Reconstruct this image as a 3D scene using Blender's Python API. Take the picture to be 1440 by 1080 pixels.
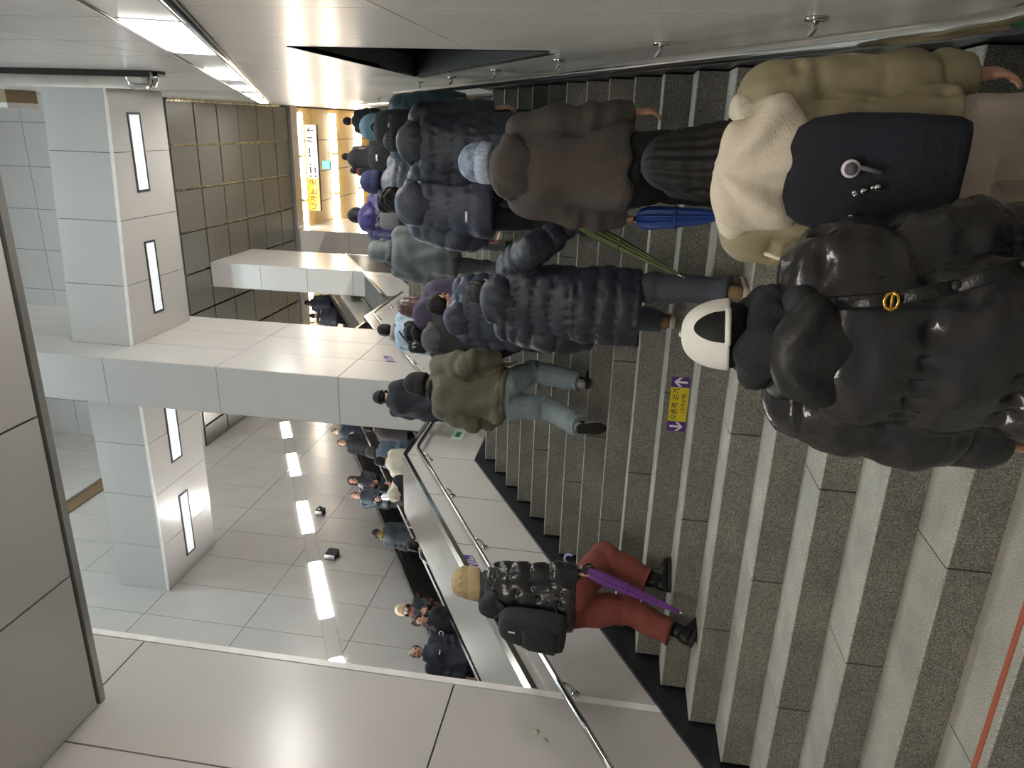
import bpy, math, random
import numpy as np
from mathutils import Vector, Matrix

for o in list(bpy.data.objects):
    bpy.data.objects.remove(o, do_unlink=True)
scene = bpy.context.scene
COL = scene.collection
random.seed(7)
RNG = np.random.RandomState(11)

# a scratch scene in which lettering and cloth are evaluated without touching the rest
SCR = bpy.data.scenes.new('scratch')
def bake(o):
    SCR.collection.objects.link(o)
    vl = SCR.view_layers[0]; vl.update()
    me = bpy.data.meshes.new_from_object(o.evaluated_get(vl.depsgraph))
    d = o.data
    bpy.data.objects.remove(o)
    return me

# ------------------------------------------------------------------ camera
# The phone was held on its side: the world's "up" points to the left of the picture.
YAW, PITCH, ROLL, FPX = -0.34744, 0.13581, 0.08070, 1019.97
def cam_axes():
    f = np.array([math.sin(YAW)*math.cos(PITCH), math.cos(YAW)*math.cos(PITCH), math.sin(PITCH)])
    r = np.array([math.cos(YAW), -math.sin(YAW), 0.0])
    u = np.cross(r, f)
    r2 = math.cos(ROLL)*r + math.sin(ROLL)*u
    u2 = -math.sin(ROLL)*r + math.cos(ROLL)*u
    return f, r2, u2
_f, _r, _u = cam_axes()
cam_data = bpy.data.cameras.new('camera')
cam_data.sensor_fit = 'HORIZONTAL'
cam_data.sensor_width = 36.0
cam_data.lens = 36.0*FPX/1440.0
cam_data.clip_start = 0.05
cam_data.clip_end = 200
cam = bpy.data.objects.new('camera', cam_data)
COL.objects.link(cam)
cx, cy, cz = -_u, _r, -_f            # picture right = world down, picture up = world right
cam.matrix_world = Matrix(((cx[0], cy[0], cz[0], 0), (cx[1], cy[1], cz[1], 0), (cx[2], cy[2], cz[2], 0), (0, 0, 0, 1)))
scene.camera = cam

# ------------------------------------------------------------------ world, exposure
world = bpy.data.worlds.new('world'); scene.world = world
world.use_nodes = True
world.node_tree.nodes['Background'].inputs[0].default_value = (0.93, 0.97, 1.0, 1)
world.node_tree.nodes['Background'].inputs[1].default_value = 0.22
vs = scene.view_settings
vs.view_transform = 'Standard'; vs.look = 'None'; vs.exposure = 0.28; vs.gamma = 1.0; vs.use_curve_mapping = False

# strengths of the lamps, an added fill pair among them (all modelled as fixtures further down)
E_WALL = 54.0       # light boxes in the right wall
E_WALL1 = 20.0      # the lowest light box, set weaker to keep the near left wall from getting too bright
E_LEFT = 62.0       # light boxes in the far left wall
E_TUBE = 28.0       # tubes of the upper concourse
E_SLOT = 0.32       # frosted slots in the beams
E_HALL = 1.2        # ceiling panels of the lower concourse, behind the viewer
E_REAR_FILL = 62.0       # unseen pair added farther back to light the walkers' backs
E_VOID = 27.0        # panels in the ceiling of the high void

# ------------------------------------------------------------------ materials
MATS = {}
def nodes_of(name):
    m = bpy.data.materials.new(name); m.use_nodes = True
    nt = m.node_tree
    return m, nt, nt.nodes['Principled BSDF']
def lin(c):
    return tuple((x/12.92 if x <= 0.04045 else ((x+0.055)/1.055)**2.4) for x in c)
def mat(name, rgb, rough=0.6, metal=0.0, var=0.08, scale=6.0, bump=0.0, bscale=40.0, coat=0.0, detail=4.0, stretch=None, spec=0.5, sheen=0.0):
    """procedural material: rgb is an sRGB colour, var the amount of cloudy variation, bump a fine relief"""
    if name in MATS: return MATS[name]
    m, nt, b = nodes_of(name)
    L = nt.links; N = nt.nodes
    tc = N.new('ShaderNodeTexCoord')
    src = tc.outputs['Object']
    if stretch:
        mp = N.new('ShaderNodeMapping'); mp.inputs['Scale'].default_value = stretch
        L.new(src, mp.inputs[0]); src = mp.outputs[0]
    nz = N.new('ShaderNodeTexNoise'); nz.inputs['Scale'].default_value = scale; nz.inputs['Detail'].default_value = detail
    L.new(src, nz.inputs['Vector'])
    rp = N.new('ShaderNodeValToRGB')
    c = lin(rgb)
    rp.color_ramp.elements[0].position = 0.3; rp.color_ramp.elements[1].position = 0.7
    rp.color_ramp.elements[0].color = (*[x*(1-var) for x in c], 1)
    rp.color_ramp.elements[1].color = (*[min(1, x*(1+var)) for x in c], 1)
    L.new(nz.outputs[0], rp.inputs[0]); L.new(rp.outputs[0], b.inputs['Base Color'])
    b.inputs['Roughness'].default_value = rough; b.inputs['Metallic'].default_value = metal
    b.inputs['Specular IOR Level'].default_value = spec
    if coat: b.inputs['Coat Weight'].default_value = coat; b.inputs['Coat Roughness'].default_value = 0.15
    if sheen: b.inputs['Sheen Weight'].default_value = sheen
    if bump:
        n2 = N.new('ShaderNodeTexNoise'); n2.inputs['Scale'].default_value = bscale; n2.inputs['Detail'].default_value = 3
        L.new(src, n2.inputs['Vector'])
        bp = N.new('ShaderNodeBump'); bp.inputs['Strength'].default_value = bump; bp.inputs['Distance'].default_value = 0.02
        L.new(n2.outputs[0], bp.inputs['Height']); L.new(bp.outputs[0], b.inputs['Normal'])
    MATS[name] = m
    return m
def emit(name, rgb, strength):
    if name in MATS: return MATS[name]
    m, nt, b = nodes_of(name)
    b.inputs['Base Color'].default_value = (*lin(rgb), 1)
    b.inputs['Emission Color'].default_value = (*lin(rgb), 1)
    b.inputs['Emission Strength'].default_value = strength
    b.inputs['Roughness'].default_value = 0.4
    MATS[name] = m
    return m
def granite(name, base, dark, light):
    m, nt, b = nodes_of(name); N = nt.nodes; L = nt.links
    tc = N.new('ShaderNodeTexCoord'); oi = N.new('ShaderNodeObjectInfo')
    ad = N.new('ShaderNodeVectorMath'); ad.operation = 'ADD'
    L.new(tc.outputs['Object'], ad.inputs[0]); L.new(oi.outputs['Location'], ad.inputs[1])
    n1 = N.new('ShaderNodeTexNoise'); n1.inputs['Scale'].default_value = 210; n1.inputs['Detail'].default_value = 2
    n2 = N.new('ShaderNodeTexNoise'); n2.inputs['Scale'].default_value = 4.5; n2.inputs['Detail'].default_value = 5
    for n in (n1, n2): L.new(ad.outputs[0], n.inputs['Vector'])
    r1 = N.new('ShaderNodeValToRGB')
    e = r1.color_ramp.elements
    e[0].position = 0.34; e[0].color = (*lin(dark), 1); e[1].position = 0.66; e[1].color = (*lin(light), 1)
    mid = e.new(0.5); mid.color = (*lin(base), 1)
    L.new(n1.outputs[0], r1.inputs[0])
    r2 = N.new('ShaderNodeMapRange'); r2.inputs[1].default_value = 0.3; r2.inputs[2].default_value = 0.7; r2.inputs[3].default_value = 0.82; r2.inputs[4].default_value = 1.12
    L.new(n2.outputs[0], r2.inputs[0])
    rr = N.new('ShaderNodeMapRange'); rr.inputs[3].default_value = 0.9; rr.inputs[4].default_value = 1.08
    L.new(oi.outputs['Random'], rr.inputs[0])
    mu0 = N.new('ShaderNodeMath'); mu0.operation = 'MULTIPLY'; L.new(r2.outputs[0], mu0.inputs[0]); L.new(rr.outputs[0], mu0.inputs[1])
    mu = N.new('ShaderNodeVectorMath'); mu.operation = 'SCALE'
    L.new(r1.outputs[0], mu.inputs[0]); L.new(mu0.outputs[0], mu.inputs['Scale'])
    L.new(mu.outputs[0], b.inputs['Base Color'])
    b.inputs['Roughness'].default_value = 0.72
    bp = N.new('ShaderNodeBump'); bp.inputs['Strength'].default_value = 0.25; bp.inputs['Distance'].default_value = 0.004
    L.new(n1.outputs[0], bp.inputs['Height']); L.new(bp.outputs[0], b.inputs['Normal'])
    MATS[name] = m
    return m

M_PANEL = mat('white_enamel_panel', (0.755, 0.74, 0.725), 0.24, var=0.03, scale=1.2, bump=0.02, bscale=3)
M_JOINT = mat('grey_panel_joint', (0.40, 0.40, 0.39), 0.7)
M_STEEL = mat('brushed_stainless_steel', (0.84, 0.82, 0.795), 0.30, 0.20, var=0.05, scale=3, stretch=(1, 1, 30), bump=0.02, bscale=8)
M_STEEL_FINE = mat('polished_stainless_steel', (0.80, 0.80, 0.79), 0.12, 1.0, var=0.03)
M_DECK = mat('satin_steel_deck', (0.80, 0.81, 0.80), 0.11, 1.0, var=0.03, scale=2, bump=0.03, bscale=2.5)
M_HAMMER = mat('hammered_steel', (0.75, 0.75, 0.73), 0.2, 1.0, var=0.1, scale=20, bump=0.5, bscale=25)
M_BLACKSTONE = mat('black_polished_granite', (0.13, 0.14, 0.155), 0.3, var=0.2, scale=14)
M_DARK = mat('dark_recess_metal', (0.25, 0.245, 0.24), 0.45, 0.6)
M_DARKCEIL = mat('dark_grey_ceiling_panel', (0.47, 0.455, 0.43), 0.35, 0.35, var=0.05)
M_TAN = mat('tan_ceiling_panel', (0.85, 0.72, 0.44), 0.45, var=0.05)
M_BROWN = mat('brown_wood_board', (0.50, 0.41, 0.30), 0.5, var=0.1, stretch=(1, 8, 1))
M_RUBBER = mat('black_rubber', (0.06, 0.06, 0.065), 0.45)
M_ESCSTEP = mat('ribbed_step_metal', (0.28, 0.28, 0.28), 0.4, 0.8)
M_FLOOR = granite('grey_granite_floor', (0.52, 0.52, 0.50), (0.36, 0.36, 0.34), (0.66, 0.66, 0.63))
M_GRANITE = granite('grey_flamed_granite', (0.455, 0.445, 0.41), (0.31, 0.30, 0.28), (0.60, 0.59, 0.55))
M_TREAD = granite('pale_top_lit_granite', (0.635, 0.625, 0.585), (0.48, 0.47, 0.44), (0.76, 0.75, 0.71))  # treads paler than risers: light from above put into the colour
M_ORANGE = mat('rust_orange_grip_strip', (0.62, 0.33, 0.24), 0.8)
M_TRIM = mat('grey_aluminium_trim', (0.66, 0.65, 0.63), 0.35, 0.6)
M_WHITECAP = mat('white_painted_trim', (0.92, 0.91, 0.90), 0.3)
M_BLACKFRAME = mat('dark_lamp_frame', (0.25, 0.25, 0.25), 0.5)

# ------------------------------------------------------------------ mesh helpers
def link(o):
    COL.objects.link(o); return o
def new_obj(name, me, m=None, parent=None, loc=None):
    o = bpy.data.objects.new(name, me)
    if m is not None and me is not None and len(me.materials) == 0: me.materials.append(m)
    COL.objects.link(o)
    if parent is not None: o.parent = parent
    if loc is not None: o.location = loc
    return o
def pydata(name, v, f, smooth=False):
    me = bpy.data.meshes.new(name)
    me.from_pydata([tuple(float(c) for c in q) for q in v], [], f)
    me.update()
    if smooth: me.polygons.foreach_set('use_smooth', [True]*len(me.polygons))
    return me
def tag(o, label=None, cat=None, group=None, kind=None):
    if label: o['label'] = label
    if cat: o['category'] = cat
    if group: o['group'] = group
    if kind: o['kind'] = kind
    return o
def empty(name, loc=(0, 0, 0), rz=0.0):
    o = bpy.data.objects.new(name, None); o.empty_display_size = 0.1
    COL.objects.link(o); o.location = loc; o.rotation_euler = (0, 0, rz)
    return o
BOXF = [(0, 3, 2, 1), (4, 5, 6, 7), (0, 1, 5, 4), (1, 2, 6, 5), (2, 3, 7, 6), (3, 0, 4, 7)]
BOXC = {}
def box(name, x0, x1, y0, y1, z0, z1, m, parent=None):
    d = (round(abs(x1-x0), 4), round(abs(y1-y0), 4), round(abs(z1-z0), 4))
    key = (d, m.name)
    if key not in BOXC:
        a, b, c = d[0]/2, d[1]/2, d[2]/2
        v = [(-a, -b, -c), (a, -b, -c), (a, b, -c), (-a, b, -c), (-a, -b, c), (a, -b, c), (a, b, c), (-a, b, c)]
        me = pydata(name, v, BOXF); me.materials.append(m); BOXC[key] = me
    return new_obj(name, BOXC[key], None, parent, ((x0+x1)/2, (y0+y1)/2, (z0+z1)/2))
def hexa(name, v8, m, parent=None):
    """box with eight free corners: 4 of the bottom ring, then 4 of the top ring"""
    c = np.mean(np.array(v8), axis=0)
    me = pydata(name, [np.array(q)-c for q in v8], BOXF)
    return new_obj(name, me, m, parent, tuple(c))
def prism(name, pts, axis, a0, a1, m, parent=None):
    """polygon in the plane across `axis` ('x': (y,z), 'y': (x,z), 'z': (x,y)) extruded from a0 to a1"""
    n = len(pts)
    ar = sum(pts[i][0]*pts[(i+1) % n][1]-pts[(i+1) % n][0]*pts[i][1] for i in range(n))
    if ar < 0: pts = pts[::-1]
    def p3(q, a):
        return {'x': (a, q[0], q[1]), 'y': (q[0], a, q[1]), 'z': (q[0], q[1], a)}[axis]
    lo, hi = min(a0, a1), max(a0, a1)
    if axis == 'y': lo, hi = hi, lo
    v = [p3(q, lo) for q in pts] + [p3(q, hi) for q in pts]
    f = [tuple(range(n))[::-1], tuple(range(n, 2*n))] + [(i, (i+1) % n, n+(i+1) % n, n+i) for i in range(n)]
    c = np.mean(np.array(v), axis=0)
    me = pydata(name, [np.array(q)-c for q in v], f)
    return new_obj(name, me, m, parent, tuple(c))
def clip(poly, a, b, c):
    """keep the side a*p+b*q+c >= 0"""
    out = []
    for i in range(len(poly)):
        p, q = poly[i], poly[(i+1) % len(poly)]
        dp, dq = a*p[0]+b*p[1]+c, a*q[0]+b*q[1]+c
        if dp >= 0: out.append(p)
        if (dp >= 0) != (dq >= 0):
            t = dp/(dp-dq); out.append((p[0]+t*(q[0]-p[0]), p[1]+t*(q[1]-p[1])))
    return out
def area(poly):
    return 0.5*abs(sum(poly[i][0]*poly[(i+1) % len(poly)][1]-poly[(i+1) % len(poly)][0]*poly[i][1] for i in range(len(poly))))
def cut_out(poly, tri):
    """convex polygon minus convex half-plane set -> list of convex pieces"""
    pieces, rest = [], poly
    for (a, b, c) in tri:
        out = clip(rest, -a, -b, -c)
        if len(out) > 2 and area(out) > 1e-4: pieces.append(out)
        rest = clip(rest, a, b, c)
        if len(rest) < 3: return pieces
    return pieces
def panels_x(parent, ys, zs, x, d, m, clips=(), hole=None, gap=0.012, name='panel', minarea=0.004):
    """wall panels in the plane x = const, from x to x+d, one object each"""
    for i in range(len(ys)-1):
        for j in range(len(zs)-1):
            g = gap/2
            poly = [(ys[i]+g, zs[j]+g), (ys[i+1]-g, zs[j]+g), (ys[i+1]-g, zs[j+1]-g), (ys[i]+g, zs[j+1]-g)]
            full = poly
            for c in clips:
                poly = clip(poly, *c)
                if len(poly) < 3: break
            if len(poly) < 3 or area(poly) < minarea: continue
            pcs = [poly] if hole is None else cut_out(poly, hole)
            if hole is not None and abs(sum(area(p) for p in pcs)-area(poly)) < 1e-5: pcs = [poly]
            for p in pcs:
                if area(p) < minarea: continue
                if p == full: box(name, x, x+d, ys[i]+g, ys[i+1]-g, zs[j]+g, zs[j+1]-g, m, parent)
                else: prism(name, p, 'x', x, x+d, m, parent)
def tube(name, pts, r, m, parent=None, n=10, closed=False):
    pts = [np.array(p, float) for p in pts]
    v, f = [], []
    up = None
    for i, p in enumerate(pts):
        t = pts[min(i+1, len(pts)-1)] - pts[max(i-1, 0)]
        t = t/np.linalg.norm(t)
        if up is None:
            up = np.array([0, 0, 1.0]) if abs(t[2]) < 0.9 else np.array([1.0, 0, 0])
        a = np.cross(t, up); a /= np.linalg.norm(a); b = np.cross(a, t); up = b
        rr = r[i] if hasattr(r, '__len__') else r
        for k in range(n):
            w = 2*math.pi*k/n
            v.append(p + rr*(math.cos(w)*a + math.sin(w)*b))
    for i in range(len(pts)-1):
        for k in range(n):
            f.append((i*n+k, i*n+(k+1) % n, (i+1)*n+(k+1) % n, (i+1)*n+k))
    f.append(tuple(range(n))[::-1]); f.append(tuple(range((len(pts)-1)*n, len(pts)*n)))
    c = np.mean(np.array(v), axis=0)
    me = pydata(name, [q-c for q in v], f, smooth=True)
    return new_obj(name, me, m, parent, tuple(c))
def text_mesh(body, size, align='CENTER', bold=0.005):
    cu = bpy.data.curves.new('lettering', 'FONT'); cu.body = body; cu.size = size
    cu.align_x = align; cu.align_y = 'CENTER'; cu.extrude = 0.0006; cu.offset = size*bold
    return bake(bpy.data.objects.new('lettering', cu))
def strip_list(a, step, b):
    out = [a]
    while out[-1] + step < b - 1e-6: out.append(out[-1]+step)
    out.append(b); return out
# ================================================================== THE PLACE
# metres; the viewer's eye is the origin, X to the right, Y up the stairs, Z up
XL, XR = -3.66, 0.312
RUN, RISE = 0.30, 0.17119
Y0, Z0 = 3.6016, -0.8488
SL = RISE/RUN
C0 = Z0 - SL*Y0
def zk(k): return Z0 + RISE*k
def nose_y(k):
    if k <= 13: return Y0 + RUN*k
    if k <= 29: return 9.172 + RUN*(k-14)
    return 15.5 + RUN*(k-30)
KMIN, KMAX = -4, 45
Z_LOW = zk(-5)
Z_UP = zk(KMAX)
def ground(y):
    if y < nose_y(KMIN): return Z_LOW
    k = KMIN
    while k < KMAX and nose_y(k+1) <= y + 1e-6: k += 1
    return zk(k)

# ---- lower concourse floor
fl = empty('floor', (0, 0, Z_LOW)); tag(fl, 'grey granite floor at the foot of the stairs', kind='structure')
box('floor_bed', -3.7, 0.36, -6, 2.42, Z_LOW-0.3, Z_LOW-0.035, M_JOINT, fl).location.z -= 0
for i in range(7):
    for j in range(4):
        y0 = 2.38-1.0*(i+1); x0 = -3.66+0.993*j
        box('floor_slab', x0+0.003, x0+0.99, y0+0.003, y0+0.997, Z_LOW-0.035, Z_LOW, M_FLOOR, fl)
for o in fl.children: o.location.z -= Z_LOW   # children are laid out in world metres; parent sits at Z_LOW

# ---- staircase
st = empty('staircase', (0, 0, 0)); tag(st, 'wide grey granite staircase rising between two walls', kind='structure')
prof = []
for k in range(KMIN, KMAX+1):
    y = nose_y(k)
    prof += [(y+0.02, zk(k-1)-0.03), (y+0.02, zk(k)-0.035)]
prof += [(34.0, zk(KMAX)-0.035), (34.0, zk(KMAX)-0.5)]
core = [(2.4, Z_LOW-0.4)] + prof
def stair_core():
    n = len(core); v = [(XL+0.01, q[0], q[1]) for q in core] + [(XR-0.01, q[0], q[1]) for q in core]
    f = [tuple(range(n)), tuple(range(n, 2*n))[::-1]] + [(i, n+i, n+(i+1) % n, (i+1) % n) for i in range(n)]
    me = pydata('stair_core', v, f)
    new_obj('stair_core', me, M_JOINT, st)
stair_core()
TM = {}
def tread_piece(x0, x1, y, z, depth):
    L = round(x1-x0, 3); key = (L, round(depth, 3))
    if key not in TM:
        pr = [(-0.010, -0.010), (-0.010, -0.006), (-0.004, 0.0), (depth, 0.0), (depth, -0.035), (0.02, -0.035), (0.02, -0.010)]
        n = len(pr); v = [(0, a, b) for a, b in pr] + [(L, a, b) for a, b in pr]
        f = [tuple(range(n)), tuple(range(n, 2*n))[::-1]] + [(i, n+i, n+(i+1) % n, (i+1) % n) for i in range(n)]
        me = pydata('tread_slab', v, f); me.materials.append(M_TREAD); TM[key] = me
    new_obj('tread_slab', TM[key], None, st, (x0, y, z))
for k in range(KMIN, KMAX+1):
    y = nose_y(k)
    depth = (nose_y(k+1)-y) if k < KMAX else 3.0
    if k <= 29: cutsx = [XL] + ([XL+1.32, XL+2.64] if k % 2 == 0 else [XL+0.74, XL+2.06, XL+3.38]) + [XR]
    else: cutsx = [XL, XL+2.0, XR]
    for a, b in zip(cutsx[:-1], cutsx[1:]):
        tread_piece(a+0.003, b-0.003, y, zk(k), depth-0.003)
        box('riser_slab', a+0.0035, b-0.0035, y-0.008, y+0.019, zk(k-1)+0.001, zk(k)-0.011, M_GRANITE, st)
box('grip_strip', XL+0.02, XR-0.02, nose_y(KMIN)+0.030, nose_y(KMIN)+0.062, zk(KMIN)-0.001, zk(KMIN)+0.003, M_ORANGE, st)
box('upper_floor', -8.55, 0.36, nose_y(KMAX)+0.3, 34.0, Z_UP-0.4, Z_UP-0.002, M_FLOOR, st)

# ---- right wall: stainless panels below the light band, white enamel above
wr = empty('wall_right', (0, 0, 0)); tag(wr, 'brushed steel panelled wall with a sloping light band on the right of the stairs', kind='structure')
BS = 0.4745
def band_up(y): return 2.012 + BS*(y-2.839)
def band_lo(y): return band_up(y) - 0.297
XW = 0.342
TRI = [(1, 0, -3.87), (0, -1, 1.775), (-SL, 1, -(C0+1.13))]       # inside the wedge-shaped opening
ysl = strip_list(-4.0+0.02, 0.93, 34.0)
panels_x(wr, ysl, [-1.9, 0.83, 2.72, 4.6, 6.5, 8.4, 10.8], XW, 0.02, M_STEEL, clips=[(BS, -1, 2.012-0.297-BS*2.839)], hole=TRI, gap=0.006)
ysu = strip_list(-3.98, 0.927, 34.0)
ysu = [y+0.0 for y in np.arange(2.83-0.927*7, 34.0, 0.927)]
panels_x(wr, ysu, [0, 1.01, 2.976, 4.94, 6.90, 8.86, 10.82, 12.8, 14.8, 16.8], XW, 0.02, M_PANEL, clips=[(-BS, 1, -(2.012-BS*2.839))], gap=0.010)
big = [(-4.0, -2.2), (34.0, -2.2), (34.0, 17.0), (-4.0, 17.0)]
for pc in cut_out(big, TRI): prism('wall_backing', pc, 'x', XW+0.02, XW+0.14, M_JOINT, wr)
tri_pts = clip(clip(clip(big, *TRI[0]), *TRI[1]), *TRI[2])
# the dark wedge behind the opening, with its steel lining
prism('recess_back', [(a, b) for a, b in tri_pts], 'x', XW+0.62, XW+0.66, M_DARK, wr)
for i in range(3):
    (a0, b0), (a1, b1) = tri_pts[i], tri_pts[(i+1) % 3]
    hexa('recess_lining', [(XW-0.004, a0, b0), (XW-0.004, a1, b1), (XW+0.64, a1, b1), (XW+0.64, a0, b0),
                           (XW-0.004, a0, b0+0.014), (XW-0.004, a1, b1+0.014), (XW+0.64, a1, b1+0.014), (XW+0.64, a0, b0+0.014)], M_DARK, wr)
hexa('opening_sill', [(XW-0.012, 3.87, C0+SL*3.87+1.085), (XW-0.012, tri_pts[0][0], C0+SL*3.87+1.085), (XW, 3.87, 0), (XW, 3.88, 0),
                      (XW-0.012, 3.87, 1), (XW-0.012, 3.88, 1), (XW, 3.88, 1), (XW, 3.87, 1)], M_STEEL_FINE, wr) if False else None
ymax = max(q[0] for q in tri_pts)
prism('opening_sill', [(3.87, C0+SL*3.87+1.075), (ymax, C0+SL*ymax+1.075), (ymax, C0+SL*ymax+1.125), (3.87, C0+SL*3.87+1.125)], 'x', XW-0.012, XW, M_STEEL_FINE, wr)
# light band housing and its pipe-like lower trim
prism('band_housing', [(-3.5, band_lo(-3.5)), (20.0, band_lo(20.0)), (20.0, band_up(20.0)), (-3.5, band_up(-3.5))], 'x', XW-0.004, XW+0.02, M_WHITECAP, wr)
tube('band_trim', [(XW-0.02, y, band_lo(y)-0.02) for y in (-3.5, 5, 12, 20.0)], 0.02, M_STEEL_FINE, wr)
tube('band_edge', [(XW-0.008, y, band_up(y)+0.006) for y in (-3.5, 8, 20.0)], 0.008, M_TRIM, wr)
for i, y in enumerate(np.arange(2.86, 18.5, 3.02)):
    pd = np.array([1, BS])/math.hypot(1, BS); pn = np.array([-pd[1], pd[0]])
    a = np.array([y+0.06, band_lo(y+0.06)]) + pn*0.02; ln = 1.55
    q = [a, a+pd*ln, a+pd*ln+pn*0.225, a+pn*0.225]
    lab = ['light box', 'light box']
    t = empty('wall_light', (XW-0.01, a[0], a[1]))
    ordn = ['largest in view', 'second up the stairs', 'third up the stairs', 'fourth up the stairs', 'fifth up the stairs', 'topmost of the row'][i]
    tag(t, 'glowing white light box in the right wall band, '+ordn, 'light', 'light boxes along the right wall')
    d = prism('diffuser', [tuple(w) for w in q], 'x', XW-0.014, XW-0.004, emit('dim_wall_lamp_glow', (1.0, 0.985, 0.96), E_WALL1) if i == 0 else emit('wall_lamp_glow', (1.0, 0.985, 0.96), E_WALL), t)
    e = 0.012
    f = prism('frame', [tuple(a-pd*e-pn*e), tuple(a+pd*(ln+e)-pn*e), tuple(a+pd*(ln+e)+pn*(0.225+e)), tuple(a-pd*e+pn*(0.225+e))], 'x', XW-0.008, XW-0.003, M_WHITECAP, t)
    for o in (d, f): o.location = Vector(o.location) - t.location
# black skirting on both sides
def skirt(name, x0, x1, h, lab):
    t = empty(name, (0, 0, 0)); tag(t, lab, kind='structure')
    for (ya, yb, c) in ((2.0, 7.5, C0), (9.17, 13.67, zk(14)-SL*9.172), (15.5, 20.0, zk(30)-SL*15.5)):
        yy = np.linspace(ya, yb, 5 if yb < 14 else 3)
        for a, b in zip(yy[:-1], yy[1:]):
            prism('skirting_slab', [(a+0.002, c+SL*a-0.62), (b-0.002, c+SL*b-0.62), (b-0.002, c+SL*b+h), (a+0.002, c+SL*a+h)], 'x', x0, x1, M_BLACKSTONE, t)
    for (ya, yb, z) in ((7.5, 9.17, zk(13)), (13.67, 15.5, zk(29))):
        prism('skirting_slab', [(ya, z-0.6), (yb, z-0.2), (yb, z+h), (ya, z+h)], 'x', x0, x1, M_BLACKSTONE, t)
    return t
skirt('baseboard_left', -3.700, -3.675, 0.125, 'black polished stone skirting along the left side of the stairs')
skirt('baseboard_right', 0.318, 0.342, 0.12, 'black polished stone skirting along the right side of the stairs')

# ---- left wall: full height near the viewer, then a parapet with a steel deck
XP = -3.70
wl = empty('wall_left', (0, 0, 0)); tag(wl, 'white enamel panelled wall and parapet on the left of the stairs', kind='structure')
panels_x(wl, [-3.6, -2.65, -1.7, -0.75, 0.2, 1.15, 2.10, 3.045, 3.975], [-1.75, 0.92, 3.275, 5.6, 8.0], XP-0.02, 0.02, M_PANEL)
box('wall_core', XP-0.75, XP-0.02, -3.6, 3.95, -1.75, 8.0, M_JOINT, wl)
box('wall_end_cap', XP-0.76, XP+0.004, 3.975, 4.03, -1.7, 8.0, M_WHITECAP, wl)
# parapet of the first flight
P_H = 0.935
cl = [(-SL, 1, -(C0-0.7)), (SL, -1, C0+P_H)]
panels_x(wl, [4.03, 4.83, 5.74, 6.62, 7.5], [-1.7, 6.0], XP-0.02, 0.02, M_PANEL, clips=cl)
prism('parapet_core', [(4.03, C0+SL*4.03-0.9), (7.5, C0+SL*7.5-0.9), (7.5, C0+SL*7.5+P_H), (4.03, C0+SL*4.03+P_H)], 'x', XP-0.74, XP-0.02, M_JOINT, wl)
prism('parapet_cap', [(4.03, C0+SL*4.03+P_H+0.004), (7.5, C0+SL*7.5+P_H+0.004), (7.5, C0+SL*7.5+P_H+0.05), (4.03, C0+SL*4.03+P_H+0.05)], 'x', XP-0.05, XP+0.006, M_STEEL_FINE, wl)
prism('steel_deck', [(4.03, C0+SL*4.03+P_H+0.01), (7.5, C0+SL*7.5+P_H+0.01), (7.5, C0+SL*7.5+P_H+0.055), (4.03, C0+SL*4.03+P_H+0.085)], 'x', XP-0.76, XP-0.052, M_DECK, wl)
# level parapet along the landing
ZT = C0+SL*7.5+P_H
panels_x(wl, [7.5, 8.45, 9.17, 9.9], [0.6, ZT], XP-0.02, 0.02, M_PANEL)
box('landing_parapet_core', XP-0.74, XP-0.02, 7.5, 9.9, 0.4, ZT, M_JOINT, wl)
box('landing_parapet_cap', XP-0.05, XP+0.006, 7.5, 9.9, ZT+0.004, ZT+0.05, M_STEEL_FINE, wl)
box('landing_deck', XP-0.76, XP-0.052, 7.5, 9.9, ZT+0.004, ZT+0.05, M_DECK, wl)
# parapet of the second flight, beyond the column, and of the second landing
C2 = zk(14)-SL*9.172
cl = [(-SL, 1, -(C2-0.7)), (SL, -1, C2+P_H)]
panels_x(wl, [12.6, 13.45], [2.5, 8.0], XP-0.02, 0.02, M_PANEL, clips=cl)
ZT2 = C2+SL*13.45+P_H
panels_x(wl, [13.45, 14.4, 15.4], [3.4, ZT2], XP-0.02, 0.02, M_PANEL)
prism('upper_parapet_core', [(12.6, 2.5), (15.4, 3.2), (15.4, ZT2), (13.45, ZT2), (12.6, C2+SL*12.6+P_H)], 'x', XP-0.74, XP-0.02, M_JOINT, wl)
prism('upper_parapet_cap', [(12.6, C2+SL*12.6+P_H), (13.45, ZT2), (15.4, ZT2), (15.4, ZT2+0.05), (13.45, ZT2+0.05), (12.6, C2+SL*12.6+P_H+0.05)], 'x', XP-0.06, XP+0.006, M_STEEL_FINE, wl)
C3 = zk(30)-SL*15.5
cl = [(-SL, 1, -(C3-0.7)), (SL, -1, C3+P_H)]
panels_x(wl, [15.4, 16.4, 17.4, 18.4, 19.4, 20.2], [3.0, 9.0], XP-0.02, 0.02, M_PANEL, clips=cl)
prism('top_parapet_core', [(15.4, 3.6), (20.2, 5.4), (20.2, C3+SL*20.2+P_H), (15.4, C3+SL*15.4+P_H)], 'x', XP-0.74, XP-0.02, M_JOINT, wl)
prism('top_parapet_cap', [(15.4, C3+SL*15.4+P_H), (20.2, C3+SL*20.2+P_H), (20.2, C3+SL*20.2+P_H+0.05), (15.4, C3+SL*15.4+P_H+0.05)], 'x', XP-0.06, XP+0.006, M_STEEL_FINE, wl)
# hammered steel cladding that follows the escalator above the decks
prism('hammered_cladding', [(12.62, 4.0), (20.5, 6.5), (20.5, C0+SL*20.5-0.10), (12.62, C0+SL*12.62-0.10)], 'x', XP-0.80, XP-0.76, M_HAMMER, wl)
box('upper_deck', XP-0.76, XP-0.06, 12.6, 15.4, ZT2-0.04, ZT2+0.0, M_HAMMER, wl)

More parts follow.
